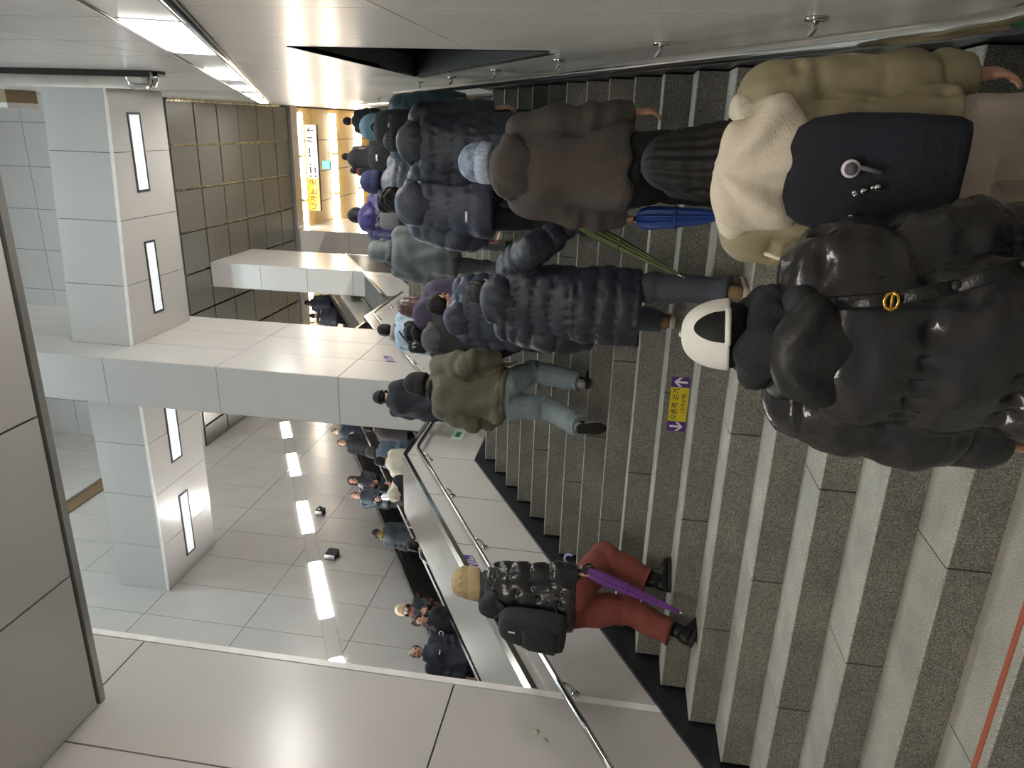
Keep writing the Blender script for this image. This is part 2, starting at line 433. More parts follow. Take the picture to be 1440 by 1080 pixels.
# ---- near ceiling over the viewer
cn = empty('ceiling', (0, 0, 0)); tag(cn, 'white panelled ceiling over the foot of the stairs', kind='structure')
for x0, x1 in ((-3.70, -2.685), (-2.685, -1.632), (-1.632, -0.60), (-0.60, 0.342)):
    for y0, y1 in ((-3.6, -2.3), (-2.3, -0.4), (-0.4, 1.5), (1.5, 3.34)):
        box('ceiling_panel', x0+0.008, x1-0.008, y0+0.006, y1-0.006, 3.18, 3.20, M_PANEL, cn)
box('ceiling_backing', -3.70, 0.342, -3.6, 3.36, 3.20, 3.36, M_JOINT, cn)
box('ceiling_edge_trim', -3.70, 0.342, 3.362, 3.41, 3.175, 3.40, M_TRIM, cn)
box('ceiling_fascia', -3.70, 0.342, 3.28, 3.36, 3.40, 8.0, M_PANEL, cn)

# ---- columns
def column(x0, x1, y0, y1, z0, z1, zs, yj, lab):
    c = empty('column', ((x0+x1)/2, (y0+y1)/2, z0)); tag(c, lab, 'column', 'white panelled columns beside the stairs')
    kids = [box('column_core', x0+0.02, x1-0.02, y0+0.02, y1-0.02, z0, z1, M_JOINT, c)]
    n0 = len(COL.objects)
    before = set(bpy.data.objects)
    panels_x(c, yj, zs, x1-0.02, 0.02, M_PANEL, gap=0.010)
    panels_x(c, yj, zs, x0, 0.02, M_PANEL, gap=0.010)
    for a, b in zip(zs[:-1], zs[1:]):
        box('panel', x0+0.02, x1-0.001, y0, y0+0.02, a+0.005, b-0.005, M_PANEL, c)
    for o in c.children: o.location = Vector(o.location)-c.location
    return c
column(-4.49, -3.70, 9.9, 12.6, 0.6, 14.0, [0.6, 2.15, 4.12, 6.11, 8.06, 10.05, 12.0, 14.0], [9.92, 10.8, 11.7, 12.6], 'large white panelled column on the left parapet carrying the beams')
column(-4.36, -3.70, 17.8, 20.1, 4.2, 10.8, [4.2, 5.55, 6.85, 8.1, 9.4, 10.8], [17.82, 18.96, 20.1], 'slim white column farther up the stairs under the dark ceiling')
column(-4.30, -3.55, 23.2, 26.5, 5.0, 10.8, [5.0, 7.0, 9.0, 10.8], [23.22, 24.9, 26.5], 'farthest white pier beside the tan ceiling at the top')

# ---- beams across the void, with frosted light slots underneath
def beam(xs, yf, yb, z0, z1, lab):
    t = empty('beam', ((xs[0]+xs[-1])/2, (yb+yf(xs[0]))/2, z0)); tag(t, lab, 'beam', 'white panelled cross beams')
    for a, b in zip(xs[:-1], xs[1:]):
        a2, b2 = a+0.005, b-0.005
        fa, fb = yf(a2), yf(b2)
        hexa('front_panel', [(a2, fa, z0+0.002), (b2, fb, z0+0.002), (b2, fb+0.02, z0+0.002), (a2, fa+0.02, z0+0.002),
                             (a2, fa, z1), (b2, fb, z1), (b2, fb+0.02, z1), (a2, fa+0.02, z1)], M_PANEL, t)
        hexa('soffit_panel', [(a2, fa+0.028, z0), (b2, fb+0.028, z0), (b2, yb, z0), (a2, yb, z0),
                              (a2, fa+0.028, z0+0.02), (b2, fb+0.028, z0+0.02), (b2, yb, z0+0.02), (a2, yb, z0+0.02)], M_PANEL, t)
        hexa('back_panel', [(a2, yb-0.02, z0+0.02), (b2, yb-0.02, z0+0.02), (b2, yb, z0+0.02), (a2, yb, z0+0.02),
                            (a2, yb-0.02, z1), (b2, yb-0.02, z1), (b2, yb, z1), (a2, yb, z1)], M_PANEL, t)
    a, b = xs[0], xs[-1]
    hexa('beam_core', [(a, yf(a)+0.02, z0+0.02), (b, yf(b)+0.02, z0+0.02), (b, yb-0.02, z0+0.02), (a, yb-0.02, z0+0.02),
                       (a, yf(a)+0.02, z1-0.01), (b, yf(b)+0.02, z1-0.01), (b, yb-0.02, z1-0.01), (a, yb-0.02, z1-0.01)], M_JOINT, t)
    hexa('corner_trim', [(a, yf(a)-0.006, z0-0.006), (b, yf(b)-0.006, z0-0.006), (b, yf(b)+0.03, z0-0.006), (a, yf(a)+0.03, z0-0.006),
                         (a, yf(a)-0.006, z0+0.03), (b, yf(b)-0.006, z0+0.03), (b, yf(b), z0+0.03), (a, yf(a), z0+0.03)], M_WHITECAP, t)
    for o in t.children: o.location = Vector(o.location)-t.location
beam([-3.70, -2.70, -1.66, -0.61, 0.342], lambda x: 10.57+(x+3.7)*0.07, 12.28, 8.0, 9.1, 'white panelled beam spanning from the column to the right wall')
beam([-8.55, -7.60, -6.55, -5.53, -4.49], lambda x: 10.55, 12.2, 8.0, 9.0, 'white panelled beam spanning from the column to the far left wall')
for (a, b, y0, y1, lab) in ((-1.25, -0.005, 11.27, 11.60, 'frosted slot light under the right beam, nearer the right wall'), (-3.31, -2.06, 11.25, 11.54, 'frosted slot light under the right beam, beside the column'),
                            (-6.16, -4.95, 11.16, 11.50, 'frosted slot light under the left beam, beside the column'), (-8.21, -6.88, 11.22, 11.51, 'frosted slot light under the left beam, nearer the far wall')):
    t = empty('slot_light', ((a+b)/2, (y0+y1)/2, 8.0)); tag(t, lab, 'light', 'slot lights under the beams')
    fr = [box('frame', a, b, y0, y0+0.035, 7.985, 8.0, M_BLACKFRAME, t), box('frame', a, b, y1-0.035, y1, 7.985, 8.0, M_BLACKFRAME, t),
          box('frame', a, a+0.035, y0, y1, 7.985, 8.0, M_BLACKFRAME, t), box('frame', b-0.035, b, y0, y1, 7.985, 8.0, M_BLACKFRAME, t),
          box('diffuser', a+0.03, b-0.03, y0+0.03, y1-0.03, 7.99, 8.0, emit('frosted_slot_glow', (0.95, 0.97, 1.0), E_SLOT), t)]
    for o in fr: o.location = Vector(o.location)-t.location

# ---- far left wall beyond the escalators, with its sloping row of light boxes
XF = -8.55
wf = empty('wall_far_left', (0, 0, 0)); tag(wf, 'white enamel panelled wall beyond the escalators', kind='structure')
def fl_up(y): return C0+1.91+SL*y
def fl_lo(y): return C0+1.60+SL*y
ysf = [9.85+0.975*i for i in range(-7, 26)]
zsf = [-1.8, 0.25, 2.2, 4.15, 6.1, 8.03, 10.0, 12.0, 14.0, 16.8]
panels_x(wf, ysf, zsf, XF-0.02, 0.02, M_PANEL, clips=[(SL, -1, C0+1.60)], gap=0.012)
panels_x(wf, [y+0.0 for y in ysf], zsf, XF-0.02, 0.02, M_PANEL, clips=[(-SL, 1, -(C0+1.91))], gap=0.012)
box('wall_backing', XF-0.14, XF-0.02, -3.6, 34.0, -2.2, 17.0, M_JOINT, wf)
prism('band_housing', [(3.0, fl_lo(3.0)), (21.5, fl_lo(21.5)), (21.5, fl_up(21.5)), (3.0, fl_up(3.0))], 'x', XF-0.02, XF-0.004, M_TRIM, wf)
pd = np.array([1, SL])/math.hypot(1, SL); pn = np.array([-pd[1], pd[0]])
for i, (ya, yb) in enumerate(((8.55, 9.45), (10.45, 12.05), (13.1, 14.35), (15.6, 16.75), (17.75, 18.75), (19.6, 20.5))):
    lab = ('beside the edge of the near wall', 'largest one in view', 'above the man with the white umbrella', 'above the hooded passengers', 'next to the column', 'hidden mostly by the column')[i]
    t = empty('wall_light', (XF, ya, fl_lo(ya))); tag(t, 'glowing light box on the far left wall, '+lab, 'light', 'light boxes along the far left wall')
    h = 0.235
    a = np.array([ya, fl_lo(ya)])+pn*0.02; ln = (yb-ya)/pd[0]
    d = prism('diffuser', [tuple(a), tuple(a+pd*ln), tuple(a+pd*ln+pn*h), tuple(a+pn*h)], 'x', XF-0.004, XF+0.008, emit('far_wall_lamp_glow', (1.0, 0.99, 0.97), E_LEFT), t)
    d.location = Vector(d.location)-t.location
ends = [8.55, 9.45, 10.45, 12.05, 13.1, 14.35, 15.6, 16.75, 17.75, 18.75, 19.6]
for a_, b_ in zip(ends[1::2], ends[2::2]):
    a = np.array([a_+0.03, fl_lo(a_+0.03)])+pn*0.03; ln = (b_-a_-0.06)/pd[0]
    prism('blank_cover', [tuple(a), tuple(a+pd*ln), tuple(a+pd*ln+pn*0.22), tuple(a+pn*0.22)], 'x', XF-0.004, XF+0.006, M_PANEL, wf)
for (y, z, s, lab) in ((13.85, 6.36, 0.20, 'small black camera box on the far left wall, farther one'), (12.25, 5.43, 0.26, 'black speaker box on the far left wall under the light boxes')):
    t = empty('wall_box', (XF, y, z)); tag(t, lab, 'box')
    b = box('housing', 0, 0.12, -s/2, s/2, -s*0.42, s*0.42, mat('black_plastic', (0.10, 0.10, 0.11), 0.5), t)
    box('bracket', -0.0, 0.03, -0.03, 0.03, -s*0.6, s*0.6, M_DARK, t)
    if s < 0.22: tube('lens', [(0.12, 0, 0), (0.19, -0.06, -0.03)], 0.045, mat('black_plastic', (0, 0, 0)), t)
tag(box('trim_1', XF, XF+0.03, 10.2, 14.4, 11.83, 12.2, M_BROWN), 'brown wooden board high on the far left wall', kind='structure')
tag(box('trim_2', XF, XF+0.08, 10.2, 14.42, 12.2, 12.35, M_PANEL), 'white ledge above the brown board on the far left wall', kind='structure')
tag(box('trim_3', 0.10, 0.345, 13.6, 14.4, 12.2, 13.6, M_BROWN), 'brown wooden board high at the right end of the void', kind='structure')
tag(box('trim_4', 0.00, 0.10, 13.6, 14.4, 12.2, 13.6, M_PANEL), 'white edge beside the brown board at the right end of the void', kind='structure')

# ---- bulkhead wall above the dark ceiling, seen over the beam; void ceiling with light panels
wb = empty('wall_back', (0, 0, 0)); tag(wb, 'tall white panelled bulkhead wall above the dark ceiling', kind='structure')
xs = [-8.55+1.03*i for i in range(9)] + [0.342]
for a, b in zip(xs[:-1], xs[1:]):
    for z0, z1 in ((10.82, 12.6), (12.6, 14.6), (14.6, 16.8)):
        box('panel', a+0.006, b-0.006, 16.6, 16.62, z0+0.006, z1-0.006, M_PANEL, wb)
box('wall_backing', -8.55, 0.342, 16.62, 16.8, 10.84, 16.8, M_JOINT, wb)
cv = empty('ceiling_void', (0, 0, 0)); tag(cv, 'white ceiling high above the stair void', kind='structure')
box('ceiling_slab', -8.7, 0.48, 3.3, 16.8, 16.8, 16.95, M_PANEL, cv)
for i, (x, y) in enumerate(((-1.8, 5.0), (-6.3, 5.0), (-1.8, 8.6), (-6.3, 8.6))):
    t = tag(box('ceiling_light', x-1.3, x+1.3, y-0.45, y+0.45, 16.74, 16.80, emit('void_lamp_glow', (0.90, 0.98, 1.0), E_VOID)),
            ('long light panel in the high void ceiling, '+('over the lower stairs', 'over the lower escalators', 'over the upper stairs', 'over the upper escalators')[i]), 'light', 'void ceiling lights')

# ---- dark ceiling and tan ceiling of the upper level
cd = empty('ceiling_upper', (0, 0, 0)); tag(cd, 'dark grey metal panel ceiling over the upper flight', kind='structure')
ysd = [16.64, 17.8, 18.88, 19.96, 21.04, 22.10, 23.05]
xsd = [0.30-1.035*i for i in range(10)]
for i in range(len(xsd)-1):
    for j in range(len(ysd)-1):
        o = box('ceiling_panel', xsd[i+1]+0.03, xsd[i]-0.03, ysd[j]+0.03, ysd[j+1]-0.03, 10.80, 10.83, M_DARKCEIL, cd)
        o.rotation_euler = (random.uniform(-.006, .006), random.uniform(-.006, .006), 0)
box('ceiling_backing', -8.55, 0.342, 16.62, 23.1, 10.87, 10.95, mat('glossy_plenum_metal', (0.75, 0.72, 0.62), 0.12, 1.0, var=0.5, scale=5, bump=0.3, bscale=9), cd)
box('lamp_trough', -8.55, 0.342, 23.08, 23.55, 10.70, 10.9, M_TRIM, cd)
ct = empty('ceiling_concourse', (0, 0, 0)); tag(ct, 'tan panelled ceiling of the upper concourse', kind='structure')
ysd = [23.55, 24.85, 26.25, 27.35, 28.7, 29.9, 31.2, 32.6, 34.0]
for i in range(len(xsd)-1):
    for j in range(len(ysd)-1):
        box('ceiling_panel', xsd[i+1]+0.015, xsd[i]-0.015, ysd[j]+0.015, ysd[j+1]-0.015, 10.80, 10.83, M_TAN, ct)
box('ceiling_backing', -8.55, 0.342, 23.5, 34.0, 10.84, 10.95, M_DARK, ct)
for row, y in (('first', 23.85), ('second', 26.72), ('third', 29.3)):
    for i in range(6):
        x1 = 0.18-1.42*i; side = ('beside the right wall', 'second from the right wall', 'third from the right wall', 'fourth from the right wall', 'fifth from the right wall', 'sixth from the right wall')[i]
        t = empty('tube_light', (x1-0.69, y, 10.74)); tag(t, 'bright tube light, '+row+' row of the upper concourse ceiling, '+side, 'light', 'tube lights of the upper ceiling')
        box('tube', -0.66, 0.66, -0.07, 0.07, -0.05, 0.03, emit('tube_glow', (1.0, 0.99, 0.96), E_TUBE), t)
        box('end_cap', -0.69, -0.66, -0.07, 0.07, -0.05, 0.06, M_TRIM, t); box('end_cap', 0.66, 0.69, -0.07, 0.07, -0.05, 0.06, M_TRIM, t)
we = empty('wall_end', (0, 0, 0)); tag(we, 'yellow tiled end wall of the upper concourse', kind='structure')
M_YEL = mat('pale_yellow_tile', (0.93, 0.84, 0.55), 0.4, var=0.04)
for a, b in zip(xs[:-1], xs[1:]):
    for z0, z1 in ((Z_UP, 8.2), (8.2, 9.5), (9.5, 10.8)):
        box('tile', a+0.01, b-0.01, 33.98, 34.0, z0+0.01, z1-0.01, M_YEL, we)
box('wall_backing', -8.55, 0.342, 34.0, 34.1, Z_UP-0.4, 10.9, M_JOINT, we)

# ---- light panels in the ceiling of the lower concourse ; rear pair added to light the walkers' backs
for i, (x, y) in enumerate(((-2.72, 2.16), (-0.95, 2.16), (-1.9, -1.5), (-0.5, -1.5))):
    t = empty('ceiling_light', (x, y, 3.18)); tag(t, 'frosted ceiling light in the low ceiling, '+('left one above the foot of the stairs', 'right one above the foot of the stairs', 'added fill behind the viewer on the left', 'added fill behind the viewer on the right')[i], 'light', 'low ceiling lights')
    box('diffuser', -0.62, 0.62, -0.16, 0.16, -0.015, 0.0, emit('hall_lamp_glow' if i < 2 else 'rear_fill_glow', (1.0, 0.97, 0.93), E_HALL if i < 2 else E_REAR_FILL), t)
    for (a, b, c, d) in ((-0.66, 0.66, -0.2, -0.16), (-0.66, 0.66, 0.16, 0.2), (-0.66, -0.62, -0.16, 0.16), (0.62, 0.66, -0.16, 0.16)):
        box('frame', a, b, c, d, -0.02, 0.0, M_BLACKFRAME, t)

# ---- vertical white downpipe fixed to the right wall, chrome end
t = empty('wall_pipe', (0.30, 6.40, 4.2)); tag(t, 'white round pipe with chrome end fixed high on the right wall', 'pipe')
tube('pipe', [(0, 0, 0.22), (0, 0, 5.0)], 0.105, mat('white_pipe_paint', (0.86, 0.88, 0.86), 0.35), t, n=24)
tube('end_cap', [(0, 0, 0.02), (0, 0, 0.05), (0, 0, 0.20), (0, 0, 0.23)], [0.05, 0.10, 0.112, 0.112], M_STEEL_FINE, t, n=24)
box('wall_bracket', 0.0, 0.045, -0.06, 0.06, -0.05, 0.3, M_DARK, t)
box('mount_rail', -0.01, 0.042, -0.14, -0.10, -0.03, 5.0, M_DARK, t)

# ---- handrails
def handrail(path, xw, nb, lab, col):
    h = empty('handrail', tuple(path[0])); tag(h, lab, 'handrail')
    p0 = np.array(path[0])
    tube('rail', [np.array(p)-p0 for p in path], 0.024, M_STEEL_FINE, h, n=14)
    for (y, c) in nb:
        x = path[0][0]; z = c
        b = tube('bracket', [(x-p0[0], y-p0[1], z-0.018-p0[2]), (x-p0[0]+(xw-x)*0.25, y-p0[1], z-0.085-p0[2]), (x-p0[0]+(xw-x)*0.6, y-p0[1], z-0.11-p0[2]), (xw-p0[0], y-p0[1], z-0.115-p0[2])], 0.011, M_STEEL_FINE, h)
        tube('rose', [(xw-p0[0], y-p0[1], z-0.115-p0[2]), (xw-p0[0]+(x-xw)*0.12, y-p0[1], z-0.115-p0[2])], 0.035, M_STEEL_FINE, h, n=14)
    return h
hl = 0.80
def lz(y): return C0+SL*y+hl
yl = [2.2, 4.0, 5.6, 7.45]
handrail([(-3.61, 2.2, lz(2.2)), (-3.61, 4.0, lz(4.0)), (-3.61, 7.5, lz(7.5)), (-3.61, 7.62, lz(7.5)+0.02), (-3.61, 9.3, lz(7.5)+0.02), (-3.61, 9.45, C2+SL*9.45+hl), (-3.61, 13.4, C2+SL*13.4+hl), (-3.61, 13.55, C2+SL*13.4+hl+0.02), (-3.61, 15.4, C2+SL*13.4+hl+0.02)],
         -3.70, [(y, lz(y)) for y in (2.6, 4.03, 4.83, 5.72, 6.62, 7.4)] + [(y, C2+SL*y+hl) for y in (9.9, 10.8, 11.7, 12.6, 13.3)] + [(14.3, C2+SL*13.4+hl+0.02)], 'round steel handrail along the left white parapet', None)
hr = 0.985
def rz_(y): return C0+SL*y+hr
hright = handrail([(0.245, 1.2, rz_(2.02)-0.03), (0.245, 1.85, rz_(2.02)-0.02), (0.245, 2.06, rz_(2.08)), (0.245, 7.5, rz_(7.5)), (0.245, 7.65, rz_(7.5)+0.02), (0.245, 9.2, rz_(7.5)+0.02), (0.245, 9.35, C2+SL*9.35+hr), (0.245, 13.5, C2+SL*13.5+hr)],
         0.342, [(y, rz_(y)) for y in (2.62, 3.40, 4.30, 5.2, 6.1, 7.0)] + [(y, C2+SL*y+hr) for y in (10.0, 11.0, 12.0)], 'round steel handrail along the right steel wall', None)
t = tube('information_sleeve', [(0, 0.32, 0.002), (0, 0.64, 0.008)], 0.0255, mat('green_tag', (0.02, 0.42, 0.30), 0.4), hright, n=14)
t['label'] = 'green information sleeve'

# ---- escalators
EC = C0-0.98
def escalator(xc, ya, yb, lab, side):
    t = empty('escalator', (xc, ya, EC+SL*ya)); tag(t, lab, 'escalator', 'escalators beside the stairs')
    o0 = np.array((xc, ya, EC+SL*ya))
    def sub(o): o.location = Vector(o.location)-Vector(tuple(o0)); return o
    n = int((yb-ya)/0.4)
    for i in range(n):
        y = ya+0.4*i; z = EC+SL*(y+0.2)
        sub(box('step', xc-0.5, xc+0.5, y, y+0.4, z-0.23, z, M_ESCSTEP, t))
    for s in (-1, 1):
        x = xc+s*0.62
        sub(prism('balustrade', [(ya, EC+SL*ya-0.3), (yb, EC+SL*yb-0.3), (yb, EC+SL*yb+0.90), (ya, EC+SL*ya+0.90)], 'x', x-0.02, x+0.02, mat('dark_steel_balustrade', (0.30, 0.29, 0.28), 0.3, 0.8), t))
        sub(prism('skirt_deck', [(ya, EC+SL*ya-0.35), (yb, EC+SL*yb-0.35), (yb, EC+SL*yb+0.12), (ya, EC+SL*ya+0.12)], 'x', min(x-s*0.10, x+s*0.27), max(x-s*0.10, x+s*0.27), M_DECK, t))
        sub(prism('handrail', [(ya, EC+SL*ya+0.93), (yb, EC+SL*yb+0.93), (yb, EC+SL*yb+0.99), (ya, EC+SL*ya+0.99)], 'x', x-0.04, x+0.04, M_RUBBER, t))
        sub(prism('rail_trim', [(ya, EC+SL*ya+0.88), (yb, EC+SL*yb+0.88), (yb, EC+SL*yb+0.93), (ya, EC+SL*ya+0.93)], 'x', x-0.035, x+0.035, M_STEEL_FINE, t))
    sub(prism('truss', [(ya, EC+SL*ya-1.0), (yb, EC+SL*yb-1.0), (yb, EC+SL*yb-0.22), (ya, EC+SL*ya-0.22)], 'x', xc-0.85, xc+0.85, M_DARK, t))
escalator(-5.42, 4.2, 23.0, 'nearer escalator carrying passengers up beside the stairs', 1)
escalator(-7.55, 4.2, 23.0, 'farther escalator carrying passengers down along the far wall', -1)

# ---- signs
M_PURPLE = mat('purple_sticker', (0.28, 0.14, 0.44), 0.5, var=0.02)
M_YELLOW = mat('yellow_sticker', (0.80, 0.72, 0.10), 0.5, var=0.02)
M_INK = mat('black_ink', (0.06, 0.05, 0.05), 0.6, var=0.0)
M_INKW = mat('white_ink', (0.88, 0.85, 0.90), 0.6, var=0.0)
def lettering(body, size, loc, rot, m, parent, align='CENTER', bold=0.005):
    o = new_obj('lettering', text_mesh(body, size, align, bold), m, parent, loc); o.rotation_euler = rot; return o
def arrow(parent, x, z, s, up, m):
    w = 0.16*s; d = 1 if up else -1
    prism('arrow', [(x-w/2, z-d*s/2), (x+w/2, z-d*s/2), (x+w/2, z+d*s*0.3), (x-w/2, z+d*s*0.3)], 'y', -0.002, -0.0032, m, parent)
    for sx in (-1, 1):
        prism('arrow', [(x, z+d*s*0.5), (x+sx*s*0.36, z+d*s*0.12), (x+sx*s*0.36, z-d*s*0.10), (x, z+d*s*0.28)], 'y', -0.002, -0.0032, m, parent)
# sticker on the riser of the fourth step: keep right
ys_ = nose_y(3); zs_ = (zk(2)+zk(3)-0.036)/2
t = empty('riser_sticker', (-1.675, ys_-0.0085, zs_)); tag(t, 'yellow and purple walk-on-the-right sticker with arrows on a stair riser', 'sticker')
hw, hh = 0.187, 0.058
box('backing', -hw, hw, -0.0012, 0.0, -hh, hh, M_PURPLE, t)
box('yellow_field', -0.117, 0.117, -0.0022, -0.0008, -hh, hh, M_YELLOW, t)
lettering('오른쪽 걷기', 0.0455, (0.0, -0.0025, 0.020), (math.pi/2, 0, 0), M_INK, t)
lettering('(우측보행)', 0.031, (0.012, -0.0025, -0.031), (math.pi/2, 0, 0), M_INK, t)
arrow(t, 0.153, 0, 0.085, True, M_INKW); arrow(t, -0.153, 0, 0.085, False, M_INKW)
# small purple stickers on the left wall
def purple(x, y, z, w, h, lab, lines):
    t = empty('purple_sticker', (x, y, z)); t.rotation_euler = (0, 0, math.pi/2); tag(t, lab, 'sticker', 'purple wall stickers')
    sx = SL
    v = [(-w/2, 0, -h/2-sx*w/2*1.0), (w/2, 0, -h/2+sx*w/2), (w/2, 0, h/2+sx*w/2), (-w/2, 0, h/2-sx*w/2)]
    v = v+[(a, -0.002, c) for a, _, c in v]
    me = pydata('sheet', v, [(0, 1, 2, 3), (7, 6, 5, 4), (0, 4, 5, 1), (1, 5, 6, 2), (2, 6, 7, 3), (3, 7, 4, 0)])
    new_obj('sheet', me, M_PURPLE, t)
    for (tx, tz, s, body) in lines:
        o = new_obj('lettering', text_mesh(body, s), M_INKW, t, (tx, -0.003, tz+sx*tx)); o.rotation_euler = (math.pi/2, -math.atan(sx), 0)
purple(-3.698, 5.485, 1.12, 0.15, 0.085, 'purple sticker on the parapet panel behind the knit-capped walker', [(-0.03, 0.018, 0.035, '꼭 잡고'), (0.0, -0.02, 0.04, '걸으세요')])
purple(-3.698, 10.93, 3.64, 0.28, 0.14, 'purple sticker on the side of the large column above the handrail', [(-0.03, 0.03, 0.06, '꼭 잡고'), (0.0, -0.035, 0.07, '걸으세요')])
t = tag(box('notice_plate', -3.70, -3.694, 8.05, 8.32, 1.78, 1.92, mat('white_notice', (0.85, 0.92, 0.88), 0.4)), 'small white notice plate low on the landing parapet', 'sign')
box('green_print', 0.002, 0.004, -0.08, 0.08, -0.03, 0.03, mat('green_print', (0.15, 0.50, 0.35), 0.5), t)
# two pale stains left by removed stickers on the near wall
for i, (y, z) in enumerate(((3.60, 0.24), (3.66, 0.30))):
    tag(tube('adhesive_spot', [(-3.700, y-0.0, z), (-3.699, y, z)], 0.022, mat('adhesive', (0.70, 0.68, 0.60), 0.7), None, n=16), 'round beige adhesive spot on the near left wall, '+('lower one' if i == 0 else 'upper one'), 'spot')
# hanging direction sign of the upper concourse
t = empty('hanging_sign', (-1.62, 24.35, 10.62)); tag(t, 'long white and yellow direction sign hanging from the upper ceiling', 'sign')
box('casing', -1.42, 1.40, 0.0, 0.12, -0.21, 0.21, mat('sign_casing', (0.25, 0.22, 0.28), 0.5), t)
box('white_field', -0.32, 1.38, -0.008, 0.0, -0.19, 0.19, emit('sign_white', (0.80, 0.80, 0.83), 0.35), t)
box('yellow_field', -1.40, -0.33, -0.008, 0.0, -0.19, 0.19, emit('sign_yellow', (0.85, 0.62, 0.05), 0.35), t)
lettering('나가는 곳', 0.26, (-0.86, -0.03, 0.0), (math.pi/2, 0, 0), M_INK, t, bold=0.02)
arrow(t, 1.22, 0, 0.26, True, M_INK)
for o in t.children:
    if o.name.startswith('arrow'): o.location.y -= 0.03
lettering('시청  Seoul', 0.09, (0.0, -0.01, 0.07), (math.pi/2, 0, 0), M_INK, t) if False else None
for (x, z, w, h) in ((-0.26, 0.07, 0.07, 0.07), (-0.26, -0.09, 0.07, 0.07), (-0.06, 0.07, 0.22, 0.05), (-0.06, -0.09, 0.20, 0.05), (0.12, 0.07, 0.06, 0.05), (0.40, 0.07, 0.07, 0.07), (0.56, 0.07, 0.20, 0.05), (0.88, 0.03, 0.05, 0.20), (0.98, 0.03, 0.05, 0.20)):
    box('print_mark', x-w/2, x+w/2, -0.03, -0.0078, z-h/2, z+h/2, M_INK, t)
for s in (-1.1, 1.1): tube('hanger', [(s, 0.06, 0.2), (s, 0.06, 0.22)], 0.015, M_TRIM, t)
t = empty('exit_sign', (-1.53, 24.9, 10.36)); tag(t, 'small glowing green emergency exit sign under the upper ceiling', 'sign')
box('casing', -0.14, 0.14, 0, 0.08, -0.14, 0.14, mat('sign_casing', (0, 0, 0)), t)
box('lit_face', -0.13, 0.13, -0.006, 0, -0.13, 0.13, emit('exit_green', (0.45, 0.95, 0.80), 2.2), t)
tube('hanger', [(0, 0.04, 0.14), (0, 0.04, 0.43)], 0.012, M_TRIM, t)
M_RING = mat('yellow_ring_enamel', (0.98, 0.80, 0.22), 0.4)
for i, (x, y, z) in enumerate(((-3.45, 30.6, 10.0), (0.02, 30.6, 9.9))):
    t = empty('round_sign', (x, y, z)); tag(t, 'round yellow sign with dark rim on the upper concourse, '+('beside the far pier' if i == 0 else 'beside the right wall'), 'sign')
    tube('disc', [(0, 0, 0), (0, 0.06, 0)], 0.62, M_RING, t, n=32); tube('rim', [(0, 0.02, 0), (0, 0.08, 0)], 0.66, M_INK, t, n=32)
    tube('post', [(0, 0.06, -0.6), (0, 0.06, Z_UP-z)], 0.06, M_TRIM, t)
